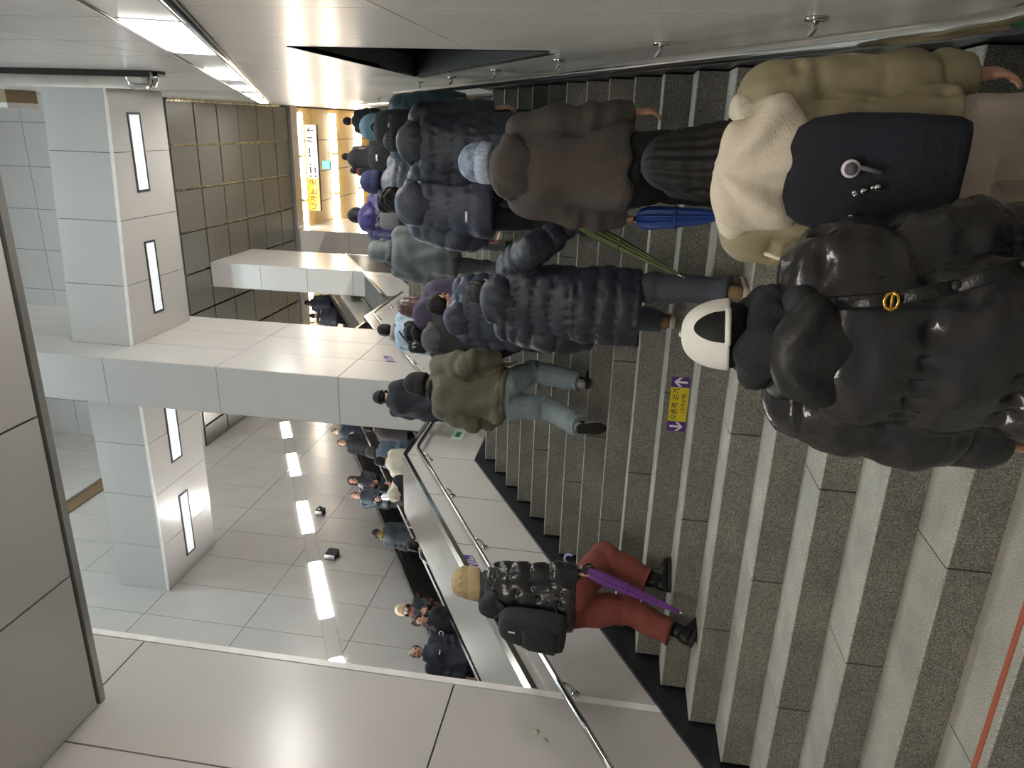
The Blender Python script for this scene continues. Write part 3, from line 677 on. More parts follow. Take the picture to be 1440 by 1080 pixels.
# ================================================================== PEOPLE
class Geo:
    def __init__(s): s.v = []; s.f = []
    def add(s, v, f):
        b = len(s.v); s.v += [np.asarray(q, float) for q in v]; s.f += [tuple(i+b for i in q) for q in f]
    def ball(s, c, r, R=None, nu=14, nv=9):
        c = np.asarray(c, float)
        r = np.array([r, r, r] if not hasattr(r, '__len__') else r, float)
        v = [np.array([0, 0, -1.0])]
        for j in range(1, nv):
            a = -math.pi/2+math.pi*j/nv
            for i in range(nu):
                w = 2*math.pi*i/nu; v.append(np.array([math.cos(a)*math.cos(w), math.cos(a)*math.sin(w), math.sin(a)]))
        v.append(np.array([0, 0, 1.0]))
        f = [(0, 1+(i+1) % nu, 1+i) for i in range(nu)]
        for j in range(nv-2):
            for i in range(nu):
                a = 1+j*nu; f.append((a+i, a+(i+1) % nu, a+nu+(i+1) % nu, a+nu+i))
        t = len(v)-1; a = 1+(nv-2)*nu
        f += [(a+i, a+(i+1) % nu, t) for i in range(nu)]
        v = [q*r for q in v]
        if R is not None: v = [R@q for q in v]
        s.add([q+c for q in v], f)
    def cone(s, p0, p1, r0, r1, n=12, flat=1.0, up=None):
        p0 = np.asarray(p0, float); p1 = np.asarray(p1, float)
        t = p1-p0; L = np.linalg.norm(t)
        if L < 1e-6: return
        t /= L
        h = np.array([0, 0, 1.0]) if abs(t[2]) < 0.9 else np.array([0, 1.0, 0])
        if up is not None: h = np.asarray(up, float)
        a = np.cross(t, h); a /= np.linalg.norm(a); b = np.cross(a, t)
        v = []
        for p, r in ((p0, r0), (p1, r1)):
            for k in range(n):
                w = 2*math.pi*k/n; v.append(p+r*(math.cos(w)*a+flat*math.sin(w)*b))
        f = [(k, n+k, n+(k+1) % n, (k+1) % n) for k in range(n)] + [tuple(range(n)), tuple(range(n, 2*n))[::-1]]
        s.add(v, f)
    def chain(s, pts, rad):
        for i, p in enumerate(pts):
            s.ball(p, rad[i], nu=12, nv=8)
            if i: s.cone(pts[i-1], p, rad[i-1], rad[i])
    def loft(s, secs, n=20, p=2.0):
        """closed loft: each section (centre, ax vector, ay vector); p>2 gives a squarer outline"""
        v = []
        for c, ax, ay in secs:
            for k in range(n):
                w = 2*math.pi*k/n; cw, sw = math.cos(w), math.sin(w)
                cw = math.copysign(abs(cw)**(2/p), cw); sw = math.copysign(abs(sw)**(2/p), sw)
                v.append(np.asarray(c)+cw*np.asarray(ax)+sw*np.asarray(ay))
        f = []
        for i in range(len(secs)-1):
            for k in range(n): f.append((i*n+k, i*n+(k+1) % n, (i+1)*n+(k+1) % n, (i+1)*n+k))
        f += [tuple(range(n))[::-1], tuple(range((len(secs)-1)*n, len(secs)*n))]
        s.add(v, f)
    def box(s, c, h, R=None):
        v = [np.array([sx*h[0], sy*h[1], sz*h[2]]) for sz in (-1, 1) for sx, sy in ((-1, -1), (1, -1), (1, 1), (-1, 1))]
        if R is not None: v = [R@q for q in v]
        s.add([q+np.asarray(c, float) for q in v], BOXF)
    def mesh(s, name, smooth=True): return pydata(name, s.v, s.f, smooth)
def rotx(a): c, d = math.cos(a), math.sin(a); return np.array([[1, 0, 0], [0, c, -d], [0, d, c]])
def roty(a): c, d = math.cos(a), math.sin(a); return np.array([[c, 0, d], [0, 1, 0], [-d, 0, c]])
def rotz(a): c, d = math.cos(a), math.sin(a); return np.array([[c, -d, 0], [d, c, 0], [0, 0, 1]])
def unit(v): v = np.asarray(v, float); return v/(np.linalg.norm(v)+1e-9)

def remesh(g, voxel, smooth=6, name='cloth'):
    """one continuous skin over overlapping shapes"""
    me = pydata('tmp', g.v, g.f)
    o = bpy.data.objects.new('tmp', me)
    r = o.modifiers.new('r', 'REMESH'); r.mode = 'VOXEL'; r.voxel_size = voxel
    if smooth:
        m = o.modifiers.new('s', 'SMOOTH'); m.iterations = smooth; m.factor = 0.5
    out = bake(o); bpy.data.meshes.remove(me)
    out.name = name
    out.polygons.foreach_set('use_smooth', [True]*len(out.polygons))
    return out
def get_co(me):
    a = np.empty(len(me.vertices)*3); me.vertices.foreach_get('co', a); return a.reshape(-1, 3)
def get_no(me):
    a = np.empty(len(me.vertices)*3); me.vertices.foreach_get('normal', a); return a.reshape(-1, 3)
def set_co(me, co):
    me.vertices.foreach_set('co', co.reshape(-1)); me.update()
def wob(co, freq, seed, n=5):
    """smooth random field made of a few plane waves, roughly -1..1"""
    rs = np.random.RandomState(seed); out = np.zeros(len(co))
    for i in range(n):
        d = rs.normal(size=3); d /= np.linalg.norm(d)
        out += np.sin(co@d*freq*rs.uniform(0.6, 1.6)+rs.uniform(0, 6.28))
    return out/math.sqrt(n)/1.2
def seg_param(co, pts):
    """distance to a polyline and arc length of the nearest point"""
    best = np.full(len(co), 1e9); arc = np.zeros(len(co)); s0 = 0.0
    for a, b in zip(pts[:-1], pts[1:]):
        a = np.asarray(a); b = np.asarray(b); ab = b-a; L = np.linalg.norm(ab)
        t = np.clip(((co-a)@ab)/(L*L), 0, 1)
        d = np.linalg.norm(co-(a+t[:, None]*ab), axis=1)
        m = d < best; best[m] = d[m]; arc[m] = s0+t[m]*L; s0 += L
    return best, arc
def concat(meshes, name):
    """several meshes, each with one material slot, into one mesh"""
    v, f, mi, mats = [], [], [], []
    for me, m in meshes:
        b = len(v); v += [tuple(q.co) for q in me.vertices]; f += [tuple(i+b for i in p.vertices) for p in me.polygons]
        if m not in mats: mats.append(m)
        mi += [mats.index(m)]*len(me.polygons)
    out = pydata(name, v, f, True)
    for m in mats: out.materials.append(m)
    out.polygons.foreach_set('material_index', mi)
    return out
def ik(a, b, l1, l2, pole):
    a = np.asarray(a, float); b = np.asarray(b, float); d = b-a; L = np.linalg.norm(d)
    if L > (l1+l2)*0.998:
        b = a+d*(l1+l2)*0.998/L; d = b-a; L = np.linalg.norm(d)
    x = (l1*l1-l2*l2+L*L)/(2*L); h = math.sqrt(max(0, l1*l1-x*x))
    t = d/L; p = np.asarray(pole, float); p = p-t*(p@t); p = unit(p)
    return a+t*x+p*h, b
def make_hand(wrist, d, pn, side, curl, voxel):
    """palm, four unequal fingers with two bends, thumb leaving the side of the palm. d: hand direction, pn: palm normal"""
    d = unit(d); pn = unit(np.asarray(pn)-d*(np.asarray(pn)@d)); w = np.cross(d, pn)*side     # w: towards the thumb side
    g = Geo()
    W = np.asarray(wrist)
    g.loft([(W-d*0.03, w*0.024, pn*0.019), (W, w*0.026, pn*0.018), (W+d*0.04, w*0.038, pn*0.016), (W+d*0.085, w*0.041, pn*0.014), (W+d*0.10, w*0.036, pn*0.011)], n=12)
    for i, (off, ln) in enumerate(((0.030, 0.072), (0.010, 0.080), (-0.011, 0.074), (-0.030, 0.058))):
        p = W+d*0.092+w*off; a = curl*(0.85+0.08*i); dd = d; pts = [p]
        for sl, k in ((0.46, 0.75), (0.30, 1.0), (0.24, 0.8)):
            ang = a*k; dd = unit(dd*math.cos(ang)+pn*math.sin(ang)); pts.append(pts[-1]+dd*ln*sl*1.15)
        g.chain(pts, [0.0095, 0.009, 0.0082, 0.007])
    p = W+d*0.035+w*0.032; dd = unit(d*0.75+w*0.65+pn*0.25*(0.4+curl)); pts = [p]
    for ln in (0.040, 0.032, 0.024):
        pts.append(pts[-1]+dd*ln); dd = unit(dd+(d*0.3-w*0.55*min(1, curl)+pn*0.25*curl)*0.5)
    g.chain(pts, [0.014, 0.0115, 0.010, 0.008])
    return remesh(g, voxel, 2, 'hand')

M_SKIN = mat('skin', (0.78, 0.60, 0.50), 0.5, var=0.05, scale=12)
M_EYE = mat('dark_eye', (0.08, 0.06, 0.05), 0.25, var=0.0)
M_LIP = mat('lips', (0.66, 0.38, 0.35), 0.5, var=0.0)
def cloth(name, rgb, rough=0.75, bump=0.30, bscale=70, **k): return mat(name, rgb, rough, var=k.pop('var', 0.10), bump=bump, bscale=bscale, **k)
def nylon(name, rgb, rough=0.42, bump=0.32, bscale=22, **k): return mat(name, rgb, rough, var=k.pop('var', 0.08), bump=bump, bscale=bscale, **k)

class Person:
    def __init__(s, label, loc, yaw=0.0, H=1.68, lean=0.10, lf=None, rf=None, lh=None, rh=None, head=(0, 0), voxel=0.02, group=None, seed=1, width=1.0, crouch=0.0,
                 lfp=0.0, rfp=0.0, leg=1.0, fingers=0.5, hands='lr', handvox=0.007):
        width *= 0.95
        s.e = empty('person', loc, yaw); s.e.scale = (H/1.70,)*3
        tag(s.e, label, 'person', group)
        s.loc, s.yaw, s.H, s.vox, s.seed, s.w = loc, yaw, H, voxel, seed, width
        s.lean = lean; s.leg = leg
        s.pel = np.array([0, 0, 0.93-crouch])
        s.R = rotx(-lean)
        T = s.T
        s.sh = {-1: T((-0.175*width, 0, 0.455)), 1: T((0.175*width, 0, 0.455))}
        s.neck = T((0, 0, 0.52))
        hp, hy = head
        s.HR = rotz(hy)@rotx(-lean*0.6-hp)
        s.headc = s.neck+rotx(-lean)@np.array([0, 0.02, 0.06])+s.HR@np.array([0, 0.015, 0.085])
        feet = {-1: np.array(lf if lf is not None else (-0.10, 0.0, 0.0))+(0, 0, 0.08), 1: np.array(rf if rf is not None else (0.10, 0.0, 0.0))+(0, 0, 0.08)}
        s.foot, s.knee, s.hip = {}, {}, {}
        s.fp = {-1: lfp, 1: rfp}
        for k in (-1, 1):
            s.hip[k] = s.pel+np.array([k*0.09, 0, -0.03])
            s.knee[k], s.foot[k] = ik(s.hip[k], feet[k], 0.435, 0.425, (k*0.05, 1.0, 0))
        hands_t = {-1: lh if lh is not None else (-0.235*width-0.01, 0.05, 0.79), 1: rh if rh is not None else (0.235*width+0.01, 0.05, 0.79)}
        s.hand, s.elb = {}, {}
        for k in (-1, 1):
            s.elb[k], s.hand[k] = ik(s.sh[k], hands_t[k], 0.285, 0.265, (k*0.16, -1.0, -0.1))
        s.skin_m = M_SKIN
        s.fingers, s.hands, s.handvox = fingers, hands, handvox
        s.body()
    def T(s, v): return s.pel+s.R@np.asarray(v, float)
    def child(s, name, me, m, parent=None):
        return new_obj(name, me, m, parent or s.e)
    def top(s, o):
        """a carried thing: top-level, standing where the person stands"""
        o.location = s.e.location; o.rotation_euler = s.e.rotation_euler; o.scale = s.e.scale; return o
    def thing(s, name, label, cat, group=None):
        return s.top(tag(empty(name), label, cat, group))
    # -- the body: one skin over head, trunk, arms, legs; fine hands merged at the wrists
    def body(s):
        g = Geo(); T = s.T
        g.loft([(T((0, 0, -0.10)), (0.15, 0, 0), s.R@np.array([0, 0.10, 0])), (T((0, 0, 0.05)), (0.155, 0, 0), s.R@np.array([0, 0.11, 0])), (T((0, 0, 0.2)), (0.13, 0, 0), s.R@np.array([0, 0.095, 0])),
                (T((0, 0, 0.36)), (0.155, 0, 0), s.R@np.array([0, 0.11, 0])), (T((0, 0, 0.46)), (0.13, 0, 0), s.R@np.array([0, 0.085, 0])), (T((0, 0, 0.51)), (0.06, 0, 0), s.R@np.array([0, 0.06, 0]))])
        for k in (-1, 1):
            g.chain([s.hip[k], s.knee[k], s.foot[k]], [0.08, 0.055, 0.042])
            g.chain([s.sh[k], s.elb[k], s.hand[k]], [0.055, 0.042, 0.028])
        g.chain([s.neck+s.R@np.array([0, -0.005, -0.04]), s.headc+s.HR@np.array([0, -0.015, -0.07])], [0.06, 0.052])
        parts = [(remesh(g, max(0.016, s.vox), 3), s.skin_m)]
        # head
        h = Geo(); c = s.headc; R = s.HR
        P = lambda *q: c+R@np.array(q, float)
        h.ball(P(0, -0.012, 0.025), (0.074, 0.093, 0.090), R)
        h.ball(P(0, 0.012, -0.03), (0.064, 0.078, 0.085), R)
        h.ball(P(0, 0.040, -0.075), (0.040, 0.042, 0.036), R)
        h.chain([P(0, 0.086, 0.012), P(0, 0.100, -0.018), P(0, 0.106, -0.030)], [0.010, 0.012, 0.015])
        for k in (-1, 1):
            h.ball(P(k*0.076, -0.008, -0.008), (0.011, 0.020, 0.032), R)
            h.ball(P(k*0.030, 0.078, 0.020), (0.026, 0.012, 0.009), R)
            h.ball(P(k*0.036, 0.066, -0.030), (0.022, 0.018, 0.020), R)
        h.cone(P(0, -0.015, -0.05), P(0, -0.02, -0.14), 0.052, 0.055)
        parts.append((remesh(h, max(0.007, s.vox*0.45), 2), s.skin_m))
        e = Geo()
        for k in (-1, 1):
            e.ball(P(k*0.031, 0.0815, 0.004), (0.0135, 0.006, 0.0065), R, 8, 6)
        parts.append((e.mesh('eyes'), M_EYE))
        l = Geo(); l.ball(P(0, 0.0835, -0.062), (0.022, 0.008, 0.0075), R, 10, 6)
        parts.append((l.mesh('lips'), M_LIP))
        for k in (-1, 1):
            if ('l' if k < 0 else 'r') not in s.hands: continue
            d = unit(s.hand[k]-s.elb[k])
            pn = np.array([-k*0.9, 0.25, 0.0])
            parts.append((make_hand(s.hand[k]+d*0.01, d, pn, k, s.fingers, s.handvox), s.skin_m))
        me = concat(parts, 'body')
        new_obj('body', me, None, s.e)
    def trousers(s, m, r=(0.098, 0.075, 0.062), wide=0.0, cuff=0.02):
        g = Geo(); T = s.T
        g.loft([(s.pel+(0, 0, -0.14), (0.15, 0, 0), (0, 0.11, 0)), (s.pel+(0, 0.0, -0.04), (0.178, 0, 0), (0, 0.135, 0)), (T((0, 0, 0.06)), (0.165, 0, 0), (0, 0.125, 0)), (T((0, 0, 0.12)), (0.15, 0, 0), (0, 0.115, 0))])
        for k in (-1, 1):
            f = s.foot[k]+(0, 0, cuff)
            g.chain([s.hip[k]+(0, 0, -0.05), s.knee[k]+(0, 0.0, 0), f], [r[0], r[1]+wide*0.5, r[2]+wide])
        me = remesh(g, s.vox*0.9, 4, 'trousers')
        co, no = get_co(me), get_no(me)
        best = np.full(len(co), 9.0); arc = np.zeros(len(co))
        for k in (-1, 1):
            d, a = seg_param(co, [s.hip[k], s.knee[k], s.foot[k]]); q = d < best; best[q] = d[q]; arc[q] = a[q]
        fold = 0.008*np.sin(arc*34+3*wob(co, 9, s.seed+3))*(0.25+np.exp(-((arc-0.43)/0.10)**2)+1.2*np.exp(-((arc-0.83)/0.09)**2))
        fold += 0.004*wob(co, 24, s.seed+5)
        co = co+no*fold[:, None]
        for k in (-1, 1):                                  # straight hems
            f = s.foot[k]+(0, 0, cuff); d = unit(s.foot[k]-s.knee[k]); t = (co-f)@d
            q = (t > 0.01) & (np.linalg.norm(co-f-t[:, None]*d, axis=1) < 0.17) & (np.linalg.norm(co-f, axis=1) < 0.2)
            co[q] -= d[None, :]*(t[q]-0.01)[:, None]
        set_co(me, co)
        s.child('trousers', me, m)
    def shoes(s, m, sole, high=0.0):
        ys = [-0.070, -0.058, -0.02, 0.03, 0.09, 0.14, 0.178, 0.196]
        hw = [0.016, 0.033, 0.038, 0.040, 0.047, 0.046, 0.032, 0.010]
        tp = [0.055, 0.085, 0.092, 0.080, 0.058, 0.048, 0.036, 0.020]
        for k in (-1, 1):
            R = rotx(-s.fp[k])@rotz(-k*0.12)
            pv = np.array([0, 0.10, -0.08]) if s.fp[k] > 0 else np.zeros(3)   # lifted heel turns about the ball of the foot
            def place(g):
                g.v = [s.foot[k]+R@(q) for q in g.v]
            g = Geo()
            g.loft([((0, y, -0.055+t/2), (w, 0, 0), (0, 0, t/2)) for y, w, t in zip(ys, hw, tp)], n=14, p=2.4)
            g.cone((0, -0.012, 0.0), (0, -0.014, 0.05+high), 0.040, 0.038, 14)
            sk = Geo(); dn = unit(s.knee[k]-s.foot[k]); sk.chain([s.foot[k]-dn*0.01, s.foot[k]+dn*0.10, s.foot[k]+dn*0.22], [0.046, 0.050, 0.058])
            s.child('sock', sk.mesh('sock'), MATS['black_cloth'])
            place(g)
            sh = s.child('shoe', g.mesh('shoe'), m)
            g2 = Geo()
            g2.loft([((0, y*1.02, -0.064), (w*1.06, 0, 0), (0, 0, 0.016)) for y, w in zip(ys, hw)], n=14, p=5)
            place(g2)
            s.child('sole', g2.mesh('sole'), sole, sh)
    def coat(s, m, hem=-0.12, fluff=0.03, quilt=0.0, period=0.11, name='coat', open_=0.0, sleeve=1.0, hemw=None, wr=1.0, cuff=None, collar=True, panel=None, arms_period=None, shoulder=1.0, crinkle=0.08):
        """jacket or coat as one skin; quilt: height of the padded baffles (m), period: their spacing"""
        sleeve *= 0.90
        g = Geo(); T = s.T; w = s.w
        rx = lambda a: np.array([a*w+fluff, 0, 0])
        ry = lambda b: s.R@np.array([0, b+fluff*0.9, 0])
        secs = []
        if hem < -0.06:
            n = 4 if hem > -0.3 else 6
            for i in range(n):
                z = hem+(-0.06-hem)*i/n
                sw = (hemw or 0.0)*(1-i/n)
                secs.append((s.pel+np.array([0, z*math.sin(-s.lean)*0.15, z]), rx(0.175+sw), np.array([0, 0.135+fluff*0.9+sw*0.7, 0])))
        for z, a, b, yo in ((-0.04, 0.172, 0.130, 0), (0.08, 0.166, 0.125, 0), (0.20, 0.160, 0.122, -0.004), (0.32, 0.172, 0.130, -0.008), (0.40, 0.168*shoulder, 0.122, -0.010), (0.455, 0.135*shoulder, 0.100, -0.008), (0.50, 0.078, 0.072, 0)):
            if z < hem: continue
            secs.append((T((0, yo, z)), rx(a), ry(b)))
        if collar: secs.append((T((0, 0.005, 0.555)), rx(0.058), ry(0.055)))
        g.loft(secs, n=24)
        f2 = fluff*0.75
        pts = {}
        for k in (-1, 1):
            a, b, c = s.sh[k]+s.R@np.array([0, 0, -0.02]), s.elb[k], s.hand[k]-unit(s.hand[k]-s.elb[k])*0.005
            g.chain([a, (a+b)/2+np.array([k*0.004, 0, 0]), b, (b*0.45+c*0.55), c], [(0.068+f2)*sleeve, (0.064+f2)*sleeve, (0.060+f2)*sleeve, (0.054+f2)*sleeve, (0.042+f2*0.55)*sleeve])
            pts[k] = [a, b, c]
        me = remesh(g, s.vox, 5, name)
        co, no = get_co(me), get_no(me)
        arm = np.zeros(len(co), bool); arc = np.zeros(len(co)); 
        for k in (-1, 1):
            d, a = seg_param(co, pts[k])
            lat = np.abs(co[:, 0]-0) ; q = (d < (0.082+f2)*sleeve*1.12) & (k*co[:, 0] > 0) & (a > 0.07); arm |= q; arc[q] = a[q]
        axis = s.R@np.array([0, 0, 1.0])
        tz = (co-s.pel)@axis; tz = np.where(tz < 0, co[:, 2]-s.pel[2], tz)
        ang = np.arctan2(co[:, 0], -(co[:, 1]))
        off = np.zeros(len(co))
        if quilt > 0:
            ap = arms_period or period
            u = np.where(arm, arc/ap+0.3, (tz+0.015*wob(co, 7, s.seed))/period)
            sn = np.abs(np.sin(math.pi*u))
            off += quilt*(np.power(sn, 0.45)-0.62)
            seam = np.exp(-(sn/0.35)**2)
            off += quilt*0.50*seam*np.sin(np.where(arm, arc*10, ang*16)+4*wob(co, 12, s.seed+8))
            off += quilt*0.32*wob(co, 26, s.seed+2)+quilt*crinkle*wob(co, 62, s.seed+12)
        else:
            off += 0.009*wr*wob(co, 14, s.seed+2)+0.006*wr*wob(co, 30, s.seed+4)
            off += np.where(arm, 0.009*wr*np.sin(arc*42+2.5*wob(co, 10, s.seed))*np.exp(-((arc-0.29)/0.13)**2), 0)
            off += np.where(~arm, 0.010*wr*np.sin(ang*5+tz*14+2*wob(co, 6, s.seed+1))*np.clip((0.35-tz)*2, 0.1, 1), 0)
        hemz = (co[:, 2]-(s.pel[2]+hem))
        if not quilt: off += np.where((~arm) & (hemz < 0.06), 0.006, 0)
        co = co+no*off[:, None]
        for k in (-1, 1):                                  # straight cuffs
            c_ = s.hand[k]; d = unit(s.hand[k]-s.elb[k]); t = (co-c_)@d
            q = (t > 0.012) & (np.linalg.norm(co-c_-t[:, None]*d, axis=1) < 0.10) & (np.linalg.norm(co-c_, axis=1) < 0.13) & arm
            co[q] -= d[None, :]*(t[q]-0.012)[:, None]
        set_co(me, co)
        o = s.child(name, me, m)
        s.fl = fluff
        if cuff is not None:
            for k in (-1, 1):
                d = unit(s.hand[k]-s.elb[k]); g = Geo(); g.cone(s.hand[k]-d*0.045, s.hand[k]+d*0.012, 0.045*sleeve+f2*0.4, 0.036*sleeve+f2*0.3, 14)
                s.child('cuff', g.mesh('cuff'), cuff, o)
        return o
    def hood_down(s, m, size=1.0, fur=None, name='hood', back=0.0, wide=1.0, drop=0.0, wr=1.0):
        """hood lying on the upper back: a soft sagging pouch around the nape"""
        g = Geo(); T = s.T; f = s.fl if hasattr(s, 'fl') else 0.03
        n = 13
        pts = []; rad = []
        for i in range(n):
            a = math.pi*(i/(n-1))
            x = math.cos(a)*0.115*wide*size; y = -math.sin(a)*(0.075+f*0.6)*size-0.005-back
            z = 0.505-0.035*math.sin(a)*size-drop*math.sin(a)
            pts.append(T((x, y, z))); rad.append((0.036+0.030*math.sin(a))*size)
        g.chain(pts, rad)
        g.ball(T((0, -0.115*size-f*0.5-back, 0.455-drop)), (0.135*size*wide, 0.062*size, 0.105*size), s.R@rotx(0.25))
        g.ball(T((0, -0.105*size-f*0.4-back, 0.40-drop)), (0.085*size*wide, 0.050*size, 0.085*size), s.R@rotx(0.2))
        me = remesh(g, s.vox*0.8, 6, name)
        co, no = get_co(me), get_no(me)
        lx = co[:, 0]
        rr_ = np.clip(np.linalg.norm((co-T((0, -0.1, 0.56)))*np.array([1, 0.3, 1]), axis=1)/0.14, 0, 1)**2
        off = 0.005*wr*wob(co, 22, s.seed+9)+0.006*wr*rr_*np.sin(np.arctan2(lx, (co-T((0, -0.1, 0.56)))@(s.R@np.array([0, 0, -1.0])))*9+2*wob(co, 8, s.seed+3))
        set_co(me, co+no*off[:, None])
        h = s.child(name, me, m)
        if fur is not None:
            g = Geo(); g.chain([p+s.R@np.array([0, -0.012, 0.045]) for p in pts], [r*0.72 for r in rad])
            me = remesh(g, s.vox*0.7, 2, 'fur_trim'); co, no = get_co(me), get_no(me)
            set_co(me, co+no*(0.010*wob(co, 70, s.seed+1)+0.008*wob(co, 120, s.seed+6))[:, None])
            s.child('fur_trim', me, fur, h)
        return h
    def hood_up(s, m, fur=None, size=1.0):
        c, R = s.headc, s.HR; P = lambda *q: c+R@np.array(q, float)
        g = Geo()
        g.ball(P(0, -0.035, 0.018), (0.112*size, 0.118*size, 0.128*size), R)
        g.ball(P(0, -0.045, -0.06), (0.108*size, 0.105*size, 0.11*size), R)
        g.cone(P(0, -0.03, -0.05), s.T((0, -0.01, 0.44)), 0.108*size, 0.125)
        me = remesh(g, s.vox*0.8, 5, 'hood'); co, no = get_co(me), get_no(me)
        loc = (co-c)@R
        face = (loc[:, 1] > 0.035) & (np.abs(loc[:, 0]) < 0.09) & (loc[:, 2] > -0.13)
        off = 0.005*wob(co, 22, s.seed+9); off[face] = 0
        co = co+no*off[:, None]
        # draw the opening back around the face
        pull = np.clip((loc[:, 1]-0.03)/0.05, 0, 1)*np.clip((loc[:, 2]+0.15)/0.05, 0, 1)
        co = co-(R@np.array([0, 1.0, 0]))[None, :]*(pull*0.055)[:, None]
        set_co(me, co)
        h = s.child('hood', me, m)
        g = Geo(); n = 16
        ring = [P(0.088*size*math.cos(a), 0.045, 0.0+0.112*size*math.sin(a)) for a in np.linspace(-0.35*math.pi, 1.35*math.pi, n)]
        g.chain(ring, [0.018 if fur is None else 0.032]*n)
        me = remesh(g, s.vox*0.7, 2, 'hood_edge')
        if fur is not None:
            co, no = get_co(me), get_no(me); set_co(me, co+no*(0.010*wob(co, 70, s.seed+1)+0.008*wob(co, 120, s.seed+6))[:, None])
        s.child('hood_edge' if fur is None else 'fur_trim', me, fur or m, h)
        return h
    def hair(s, m, style='short', length=0.2):
        c, R = s.headc, s.HR; P = lambda *q: c+R@np.array(q, float)
        g = Geo()
        if style == 'under':
            g.ball(P(0, -0.020, 0.005), (0.080, 0.090, 0.070), R)
        else: g.ball(P(0, -0.022, 0.034), (0.083, 0.094, 0.094), R)
        if style in ('short', 'under'):
            g.ball(P(0, -0.040, -0.012), (0.080, 0.070, 0.075), R)
            for k in (-1, 1): g.ball(P(k*0.070, -0.008, 0.02 if style == 'short' else 0.0), (0.016, 0.040, 0.045), R)
        elif style == 'curly':
            g.ball(P(0, -0.030, 0.04), (0.100, 0.105, 0.105), R); g.ball(P(0, -0.045, -0.02), (0.095, 0.08, 0.08), R)
        else:
            w = 0.090
            g.ball(P(0, -0.045, -0.02), (0.092, 0.078, 0.10), R)
            n = 5
            for i in range(n):
                t = i/(n-1); z = -0.03-length*t
                g.ball(P(0, -0.062-0.035*t, z), (w*(1+0.10*math.sin(t*3)), 0.055-0.012*t, 0.07), R)
            for k in (-1, 1): g.chain([P(k*0.074, 0.02, 0.03), P(k*0.088, 0.01, -0.06), P(k*0.086, -0.015, -0.08-length*0.6)], [0.020, 0.020, 0.016])
        me = remesh(g, s.vox*0.6, 4, 'hair'); co, no = get_co(me), get_no(me); loc = (co-c)@R
        ang = np.arctan2(loc[:, 0], -loc[:, 1])
        if style == 'curly': off = 0.010*wob(co, 60, s.seed)+0.006*wob(co, 110, s.seed+1)
        else: off = 0.0035*np.sin(ang*26+6*wob(co, 10, s.seed))+0.004*wob(co, 25, s.seed+3)
        # keep the face clear
        face = (loc[:, 1] > 0.045) & (loc[:, 2] < 0.055) & (np.abs(loc[:, 0]) < 0.066)
        co = co+no*off[:, None]; co[face] -= (R@np.array([0, 0.045, 0]))[None, :]
        set_co(me, co)
        return s.child('hair', me, m)
    def beanie(s, m, cuffm=None, tall=1.0, cuff_h=0.055, cable=False):
        c, R = s.headc, s.HR; P = lambda *q: c+R@np.array(q, float)
        g = Geo()
        zs = [(-0.010, 0.095, 0.113), (0.03, 0.100, 0.117), (0.065, 0.097, 0.112), (0.10, 0.080, 0.094), (0.125*tall, 0.052, 0.06), (0.140*tall, 0.015, 0.02)]
        n = 64; secs = [(P(0, -0.022, z), R@np.array([a, 0, 0]), R@np.array([0, b, 0.035*(1-max(0, z)/0.14)])) for z, a, b in zs]
        fine = []
        for i in range(len(secs)-1):
            for t in np.linspace(0, 1, 5)[:-1]:
                fine.append(tuple(np.asarray(secs[i][j])*(1-t)+np.asarray(secs[i+1][j])*t for j in range(3)))
        fine.append(secs[-1])
        g.loft(fine, n=n); me = g.mesh('knit_crown'); co, no = get_co(me), get_no(me); loc = (co-c)@R; ang = np.arctan2(loc[:, 0], loc[:, 1])
        if cable: off = 0.006*np.sin(ang*13+2.2*np.sin(loc[:, 2]*70))
        else: off = 0.002*np.sin(ang*32)
        set_co(me, co+no*(off*np.clip((0.13-loc[:, 2])/0.05, 0, 1))[:, None])
        h = s.child('knit_cap', me, m)
        g = Geo()
        g.loft([(P(0, -0.022+0.35*min(0, z)*0, z+0.30*0), R@np.array([a, 0, 0]), R@np.array([0, b, 0.035])) for z, a, b in ((-0.012-cuff_h, 0.092, 0.110), (-0.002-cuff_h, 0.101, 0.119), (0.006, 0.104, 0.122), (0.014, 0.098, 0.116))], n=96)
        me = g.mesh('cuff'); co, no = get_co(me), get_no(me); loc = (co-c)@R; ang = np.arctan2(loc[:, 0], loc[:, 1])
        set_co(me, co+no*(0.003*np.sin(ang*38))[:, None])
        s.child('cuff', me, cuffm or m, h)
        return h
    def cap(s, m, brim=True, strap=None, slot=False, logo=None):
        c, R = s.headc, s.HR; P = lambda *q: c+R@np.array(q, float)
        n, mrows = 96, 28
        v, f = [], []
        for j in range(mrows+1):
            t = j/mrows; a = t*math.pi/2
            rx_, ry_ = 0.097*math.cos(a*0.985)**0.8, 0.117*math.cos(a*0.985)**0.8
            z = -0.016+0.128*math.sin(a)
            for k in range(n):
                w = 2*math.pi*k/n; v.append(P(rx_*math.sin(w), -0.018+ry_*math.cos(w), z))
        for j in range(mrows):
            for k in range(n):
                w = 2*math.pi*(k+0.5)/n; zz = j/mrows
                back = abs(((w-math.pi+math.pi) % (2*math.pi))-math.pi) < 0.42
                f.append((j*n+k, (j+1)*n+k, (j+1)*n+(k+1) % n, j*n+(k+1) % n))
        me = pydata('crown', v, f, True)
        o = s.child('cap', me, m)
        md = o.modifiers.new('thick', 'SOLIDIFY'); md.thickness = 0.004
        g = Geo(); g.ball(P(0, -0.018, 0.114), (0.008, 0.008, 0.005), R, 8, 6); s.child('button', g.mesh('button'), m, o)
